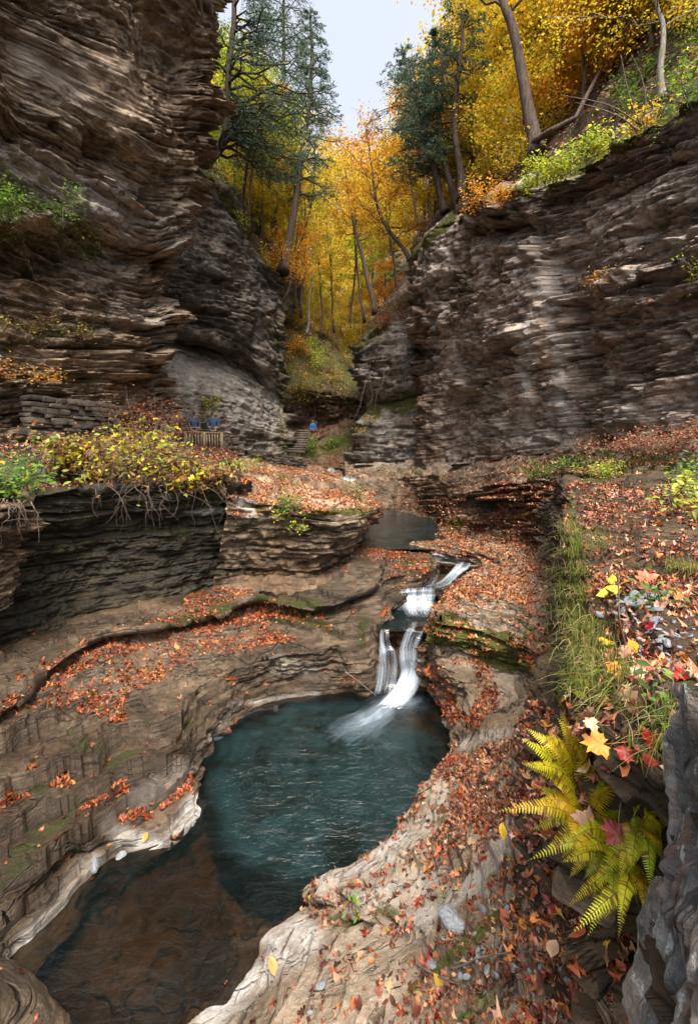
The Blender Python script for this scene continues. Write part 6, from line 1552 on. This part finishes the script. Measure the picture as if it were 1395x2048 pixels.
def rock(name, label, c, sx, sy, sz, rz, mat, seed, tilt=(0, 0)):
    rng = np.random.default_rng(seed); bm = bmesh.new(); bmesh.ops.create_cube(bm, size=1); bmesh.ops.subdivide_edges(bm, edges=bm.edges[:], cuts=14, use_grid_fill=True)
    V = np.array([v.co for v in bm.verts]); r = V * np.array((sx, sy, sz))
    rr = (np.abs(V * 2) ** 6).sum(1) ** (1 / 6); r = r / rr[:, None]
    n = V / np.linalg.norm(V, axis=1)[:, None]
    r = r + n * (.05 * min(sx, sy, sz) * 3 * fbm(r[:, 0] * 2.5, r[:, 1] * 2.5, r[:, 2] * 6, seed, 5))[:, None]
    r[:, :2] *= (1 + .05 * (hsh(np.floor(r[:, 2] / (sz * .17)), 0 * r[:, 0], 0 * r[:, 0], seed) - .5))[:, None]
    for v, q in zip(bm.verts, r): v.co = q
    me = bpy.data.meshes.new(name); bm.to_mesh(me); bm.free(); me.materials.append(M[mat])
    ul = me.uv_layers.new(name='UVMap'); li = np.empty(len(me.loops), dtype=np.int32); me.loops.foreach_get('vertex_index', li)
    ul.data.foreach_set('uv', np.stack([r[li, 0] + r[li, 1], r[li, 2]], -1).astype(np.float32).ravel())
    at = me.color_attributes.new('Mask', 'FLOAT_COLOR', 'POINT'); mk = np.zeros((len(r), 4), dtype=np.float32)
    at.data.foreach_set('color', mk.ravel())
    o = link(name, me); o.location = c; o.rotation_euler = (tilt[0], tilt[1], rz); tag(o, label, 'rock')
    return o, r, at, mk
# squared-off log end / slab under the ferns
o, r, at, mk = rock('stone_slab', 'flat brown stone sticking out under the golden fern', D(1165,1790,2.3), .30, .16, .10, -.5, 'ledge', 801, (.15, .2))
# sticks
for lab, pp, r_ in (
  ('grey log lying across the creek between the upper pool and the rapids', [(846,1122,13.9),(900,1128,13.5),(950,1132,13.3),(1003,1128,13.2)], .055),
  ('thin dark stick poking from the rock at the foot of the waterfall', [(690,1345,9.1),(710,1358,8.9),(752,1392,8.7)], .016),
  ('brown stick on the dark debris at the bottom of the picture', [(835,1930,2.95),(860,1945,2.9),(900,1962,2.82),(955,1978,2.7)], .010),
  ('thin root curving over the debris above the brown stick', [(895,1945,2.9),(940,1920,2.85),(1000,1908,2.7),(1060,1905,2.62),(1100,1912,2.6)], .007),
  ('bare branch lying on the far ledge beside the small falls', [(706,990,16),(712,975,16.5),(722,985,16)], .02)):
    mb = MB(); q = cr(np.array([D(*a) for a in pp]), 6)
    if 'bottom' in lab or 'root' in lab or 'debris' in lab:
        q2 = []
        for p in q:
            a, b_, _ = proj(p); s = surf(float(a), float(b_), ['right_shelf']); q2.append(s[0] + s[1] * .03 if s else p)
        q = np.array(q2)
        q = cr(q[::4], 4)
    mb.tube(q, np.linspace(r_, r_ * .5, len(q)), 7, rough=.2); o = mb.build('stick' if 'log' not in lab else 'log', M['bark_pale'] if 'log' in lab else M['twig'], origin=q[0]); o.location = q[0]; tag(o, lab, 'stick' if 'log' not in lab else 'log')

# dry-laid wall helper: courses of rough blocks in one mesh
def wall(name, label, a, b_, h, th, seed, course=.14, kind='wall'):
    rng = np.random.default_rng(seed); a, b_ = np.asarray(a, float), np.asarray(b_, float); L = np.linalg.norm((b_ - a)[:2]); ang = math.atan2(b_[1] - a[1], b_[0] - a[0]); mb = MB(); z = 0
    while z < h:
        ch = course * rng.uniform(.7, 1.3); x = -rng.uniform(0, .2)
        while x < L:
            w_ = rng.uniform(.25, .7); t = min(1, max(0, (x + w_ / 2) / L)); c = a + (b_ - a) * t + (0, 0, z + ch / 2)
            off = rng.normal(0, .035); c = c + np.array((math.sin(ang), -math.cos(ang), 0)) * off
            mb.box(c, w_ - .02, th, ch - .015, ang, (1, 1, 1), jit=.018, rng=rng); x += w_
        z += ch
    o = mb.build(name, M['mason'], smooth=False, origin=a); o.location = a; tag(o, label, kind)
    bev = o.modifiers.new('b', 'BEVEL'); bev.width = .015; bev.segments = 2
    return o
wall('stone_wall', 'low stone parapet curving along the walkway in front of the steps', D(505,932,24.6), D(606,945,27.4), .72, .4, 901)
wall('stone_pier', 'short stone pier at the right end of the wooden railing', D(444,912,23.2), D(476,914,23.6), 1.08, .5, 902)
wall('stone_wall', 'rough dry-stone wall at the foot of the left cliff behind the bush', D(60,880,12.6), D(292,880,17.6), 1.1, .35, 903)
# steps
st = empty('stone_steps', D(592,906,29)); tag(st, 'narrow flight of stone steps climbing into the gorge past the parapet', 'steps')
b0 = D(592,906,29)
for k in range(10):
    mb = MB(); mb.box((.02 * k, .28 * k, .075 + .16 * k), 1.1, .32, .15, .1, jit=.01); mb.build('step', M['mason'], st, smooth=False)
# railing
ra = D(372,907,21.8); rb_ = D(444,907,22.9); rd = rb_ - ra; rd[2] = 0; Lr = np.linalg.norm(rd); rang = math.atan2(rd[1], rd[0])
rl = empty('wooden_railing', ra); rl.rotation_euler = (0, 0, rang); tag(rl, 'weathered wooden railing beside the two walkers on the left path', 'railing')
for z, nme in ((1.02, 'top_rail'), (.16, 'bottom_rail')):
    mb = MB(); mb.box((Lr / 2, 0, z), Lr, .10, .07); mb.build(nme, M['wood'], rl, smooth=False)
for k in range(3):
    mb = MB(); mb.box((Lr * k / 2, .002, .52), .12, .12, 1.06); mb.build('post', M['wood'], rl, smooth=False)
for k in range(13):
    x = Lr * (k + .5) / 13
    mb = MB(); mb.box((x, -.01, .59), .055, .045, .82); mb.build('baluster', M['wood'], rl, smooth=False)

# ---- people
def cmat(name, c, rough=.8):
    m = NT(name); b = m.n('ShaderNodeBsdfPrincipled'); n = m.noise(m.n('ShaderNodeTexCoord').outputs['Object'], 14, 4, .6)
    m.l(m.ramp(n, [(.3, tuple(x * .7 for x in c)), (.7, tuple(x * 1.25 for x in c))]), b.inputs['Base Color']); b.inputs['Roughness'].default_value = rough; m.l(b.outputs[0], m.out.inputs[0]); return m.m
SKIN = cmat('skin', (.45, .26, .19), .5); JK = cmat('jacket', (.022, .05, .105)); CAP = cmat('cap', (.02, .06, .19)); PT = cmat('trousers', (.03, .035, .05)); HR = cmat('hair', (.05, .03, .02)); SHOE = cmat('shoe', (.03, .025, .02)); BJ = cmat('blue_jacket', (.03, .16, .42))
def skin_obj(name, joints, edges, mat, parent, sub=2):
    me = bpy.data.meshes.new(name); me.from_pydata([j[0] for j in joints], edges, []); o = link(name, me, parent)
    md = o.modifiers.new('skin', 'SKIN'); 
    if not me.skin_vertices: 
        pass
    for i, j in enumerate(joints):
        sv = me.skin_vertices[0].data[i]; r = j[1]; sv.radius = r if isinstance(r, tuple) else (r, r)
        sv.use_root = (i == 0)
    s2 = o.modifiers.new('sub', 'SUBSURF'); s2.levels = sub; s2.render_levels = sub; me.materials.append(mat)
    md.use_smooth_shade = True
    return o
def person(label, loc, rz, h=1.75, jacket=None, hat=True, lean=.0):
    k = h / 1.75; o = empty('person', loc); o.rotation_euler = (0, 0, rz); o.scale = (k,) * 3; tag(o, label, 'person')
    J = [((0,0,.95),.12),((0,0,1.15),.115),((0,0,1.36),.13),((0,0,1.47),.06),((0,-.01,1.54),.052),((0,-.02,1.62),(.082,.098)),((0,-.02,1.70),(.075,.09)),((0,-.02,1.745),(.04,.05)),
         ((.17,0,1.41),.062),((.25,-.02,1.16),.046),((.20,-.16,1.0),.036),((.13,-.25,1.03),.032),
         ((-.17,0,1.41),.062),((-.25,-.02,1.16),.046),((-.20,-.16,1.0),.036),((-.13,-.25,1.03),.032),
         ((.09,0,.86),.085),((.10,-.02,.50),.060),((.10,.02,.09),.042),((.10,-.12,.035),.036),
         ((-.09,0,.86),.085),((-.10,.02,.50),.060),((-.10,.04,.09),.042),((-.10,-.10,.035),.036)]
    E = [(0,1),(1,2),(2,3),(3,4),(4,5),(5,6),(6,7),(2,8),(8,9),(9,10),(10,11),(2,12),(12,13),(13,14),(14,15),(0,16),(16,17),(17,18),(18,19),(0,20),(20,21),(21,22),(22,23)]
    # fingers and thumb resting on the rail
    for s, w_ in ((1, 11), (-1, 15)):
        wx, wy, wz = J[w_][0]
        for q in range(5):
            i = len(J)
            if q < 4: a, b_ = (wx + (q - 1.5) * .02, wy - .045, wz + .004), (wx + (q - 1.5) * .023, wy - .085 + .006 * abs(q - 1.4), wz - .02)
            else: a, b_ = (wx - s * .035, wy - .01, wz), (wx - s * .055, wy - .04, wz - .008)
            J += [(a, .0095), (b_, .008)]; E += [(w_, i), (i, i + 1)]
    skin_obj('body', J, E, SKIN, o)
    cl = [((0,0,.88),(.175,.13)),((0,0,1.0),(.165,.125)),((0,0,1.15),(.165,.13)),((0,0,1.36),(.18,.135)),((0,0,1.47),(.08,.075)),((.18,0,1.41),.082),((.26,-.02,1.16),.065),((.205,-.155,1.0),.052),((-.18,0,1.41),.082),((-.26,-.02,1.16),.065),((-.205,-.155,1.0),.052)]
    skin_obj('jacket', cl, [(0,1),(1,2),(2,3),(3,4),(3,5),(5,6),(6,7),(3,8),(8,9),(9,10)], jacket or JK, o)
    tr_ = [((0,0,.93),(.15,.115)),((.09,0,.84),.10),((.10,-.02,.50),.080),((.10,.02,.10),.062),((-.09,0,.84),.10),((-.10,.02,.50),.080),((-.10,.04,.10),.062)]
    skin_obj('trousers', tr_, [(0,1),(1,2),(2,3),(0,4),(4,5),(5,6)], PT, o)
    for s in (.10, -.10):
        y0 = .04 if s > 0 else .06
        skin_obj('shoe', [((s, y0, .05), .05), ((s, y0 - .10, .045), .048), ((s, y0 - .17, .035), .036)], [(0, 1), (1, 2)], SHOE, o)
    # face: nose, ears, eyes, mouth in one head-detail mesh
    mb = MB()
    mb.tube([(0, -.105, 1.645), (0, -.128, 1.62), (0, -.118, 1.605)], [.008, .014, .010], 6)
    for s in (-1, 1): mb.tube([(s * .082, -.01, 1.66), (s * .090, -.005, 1.64), (s * .082, -.012, 1.61)], [.010, .016, .008], 6)
    mb.build('face', SKIN, o)
    mb = MB()
    for s in (-1, 1): mb.tube([(s * .030 - .01, -.108, 1.655), (s * .030 + .01, -.108, 1.655)], .007, 5)
    mb.tube([(-.022, -.108, 1.578), (.022, -.108, 1.578)], .005, 5)
    mb.build('eyes_and_mouth', HR, o)
    skin_obj('hair', [((0, .01, 1.62), (.085, .085)), ((0, .02, 1.70), (.082, .092))], [(0, 1)], HR, o)
    if hat:
        c = skin_obj('cap', [((0, -.01, 1.70), (.094, .108)), ((0, -.01, 1.755), (.085, .10)), ((0, -.01, 1.79), (.04, .05))], [(0, 1), (1, 2)], CAP, o)
        mb = MB(); mb.box((0, -.14, 1.692), .15, .11, .014); mb.build('cap_brim', CAP, o)
    return o
g = D(428,899,22.9)
person('person in a dark blue jacket and blue cap leaning on the railing, right of two', (g[0], g[1], g[2] - .02), .25, 1.9)
g = D(390,899,22.7)
person('walker in dark blue jacket and blue cap, left of two, behind yellow leaves', (g[0], g[1], g[2] - .02), .6, 1.86)
g = D(626,882,37.8)
person('distant person in a bright blue jacket on the path above the far falls', (g[0], g[1], g[2]), .2, 1.7, jacket=BJ, hat=False)
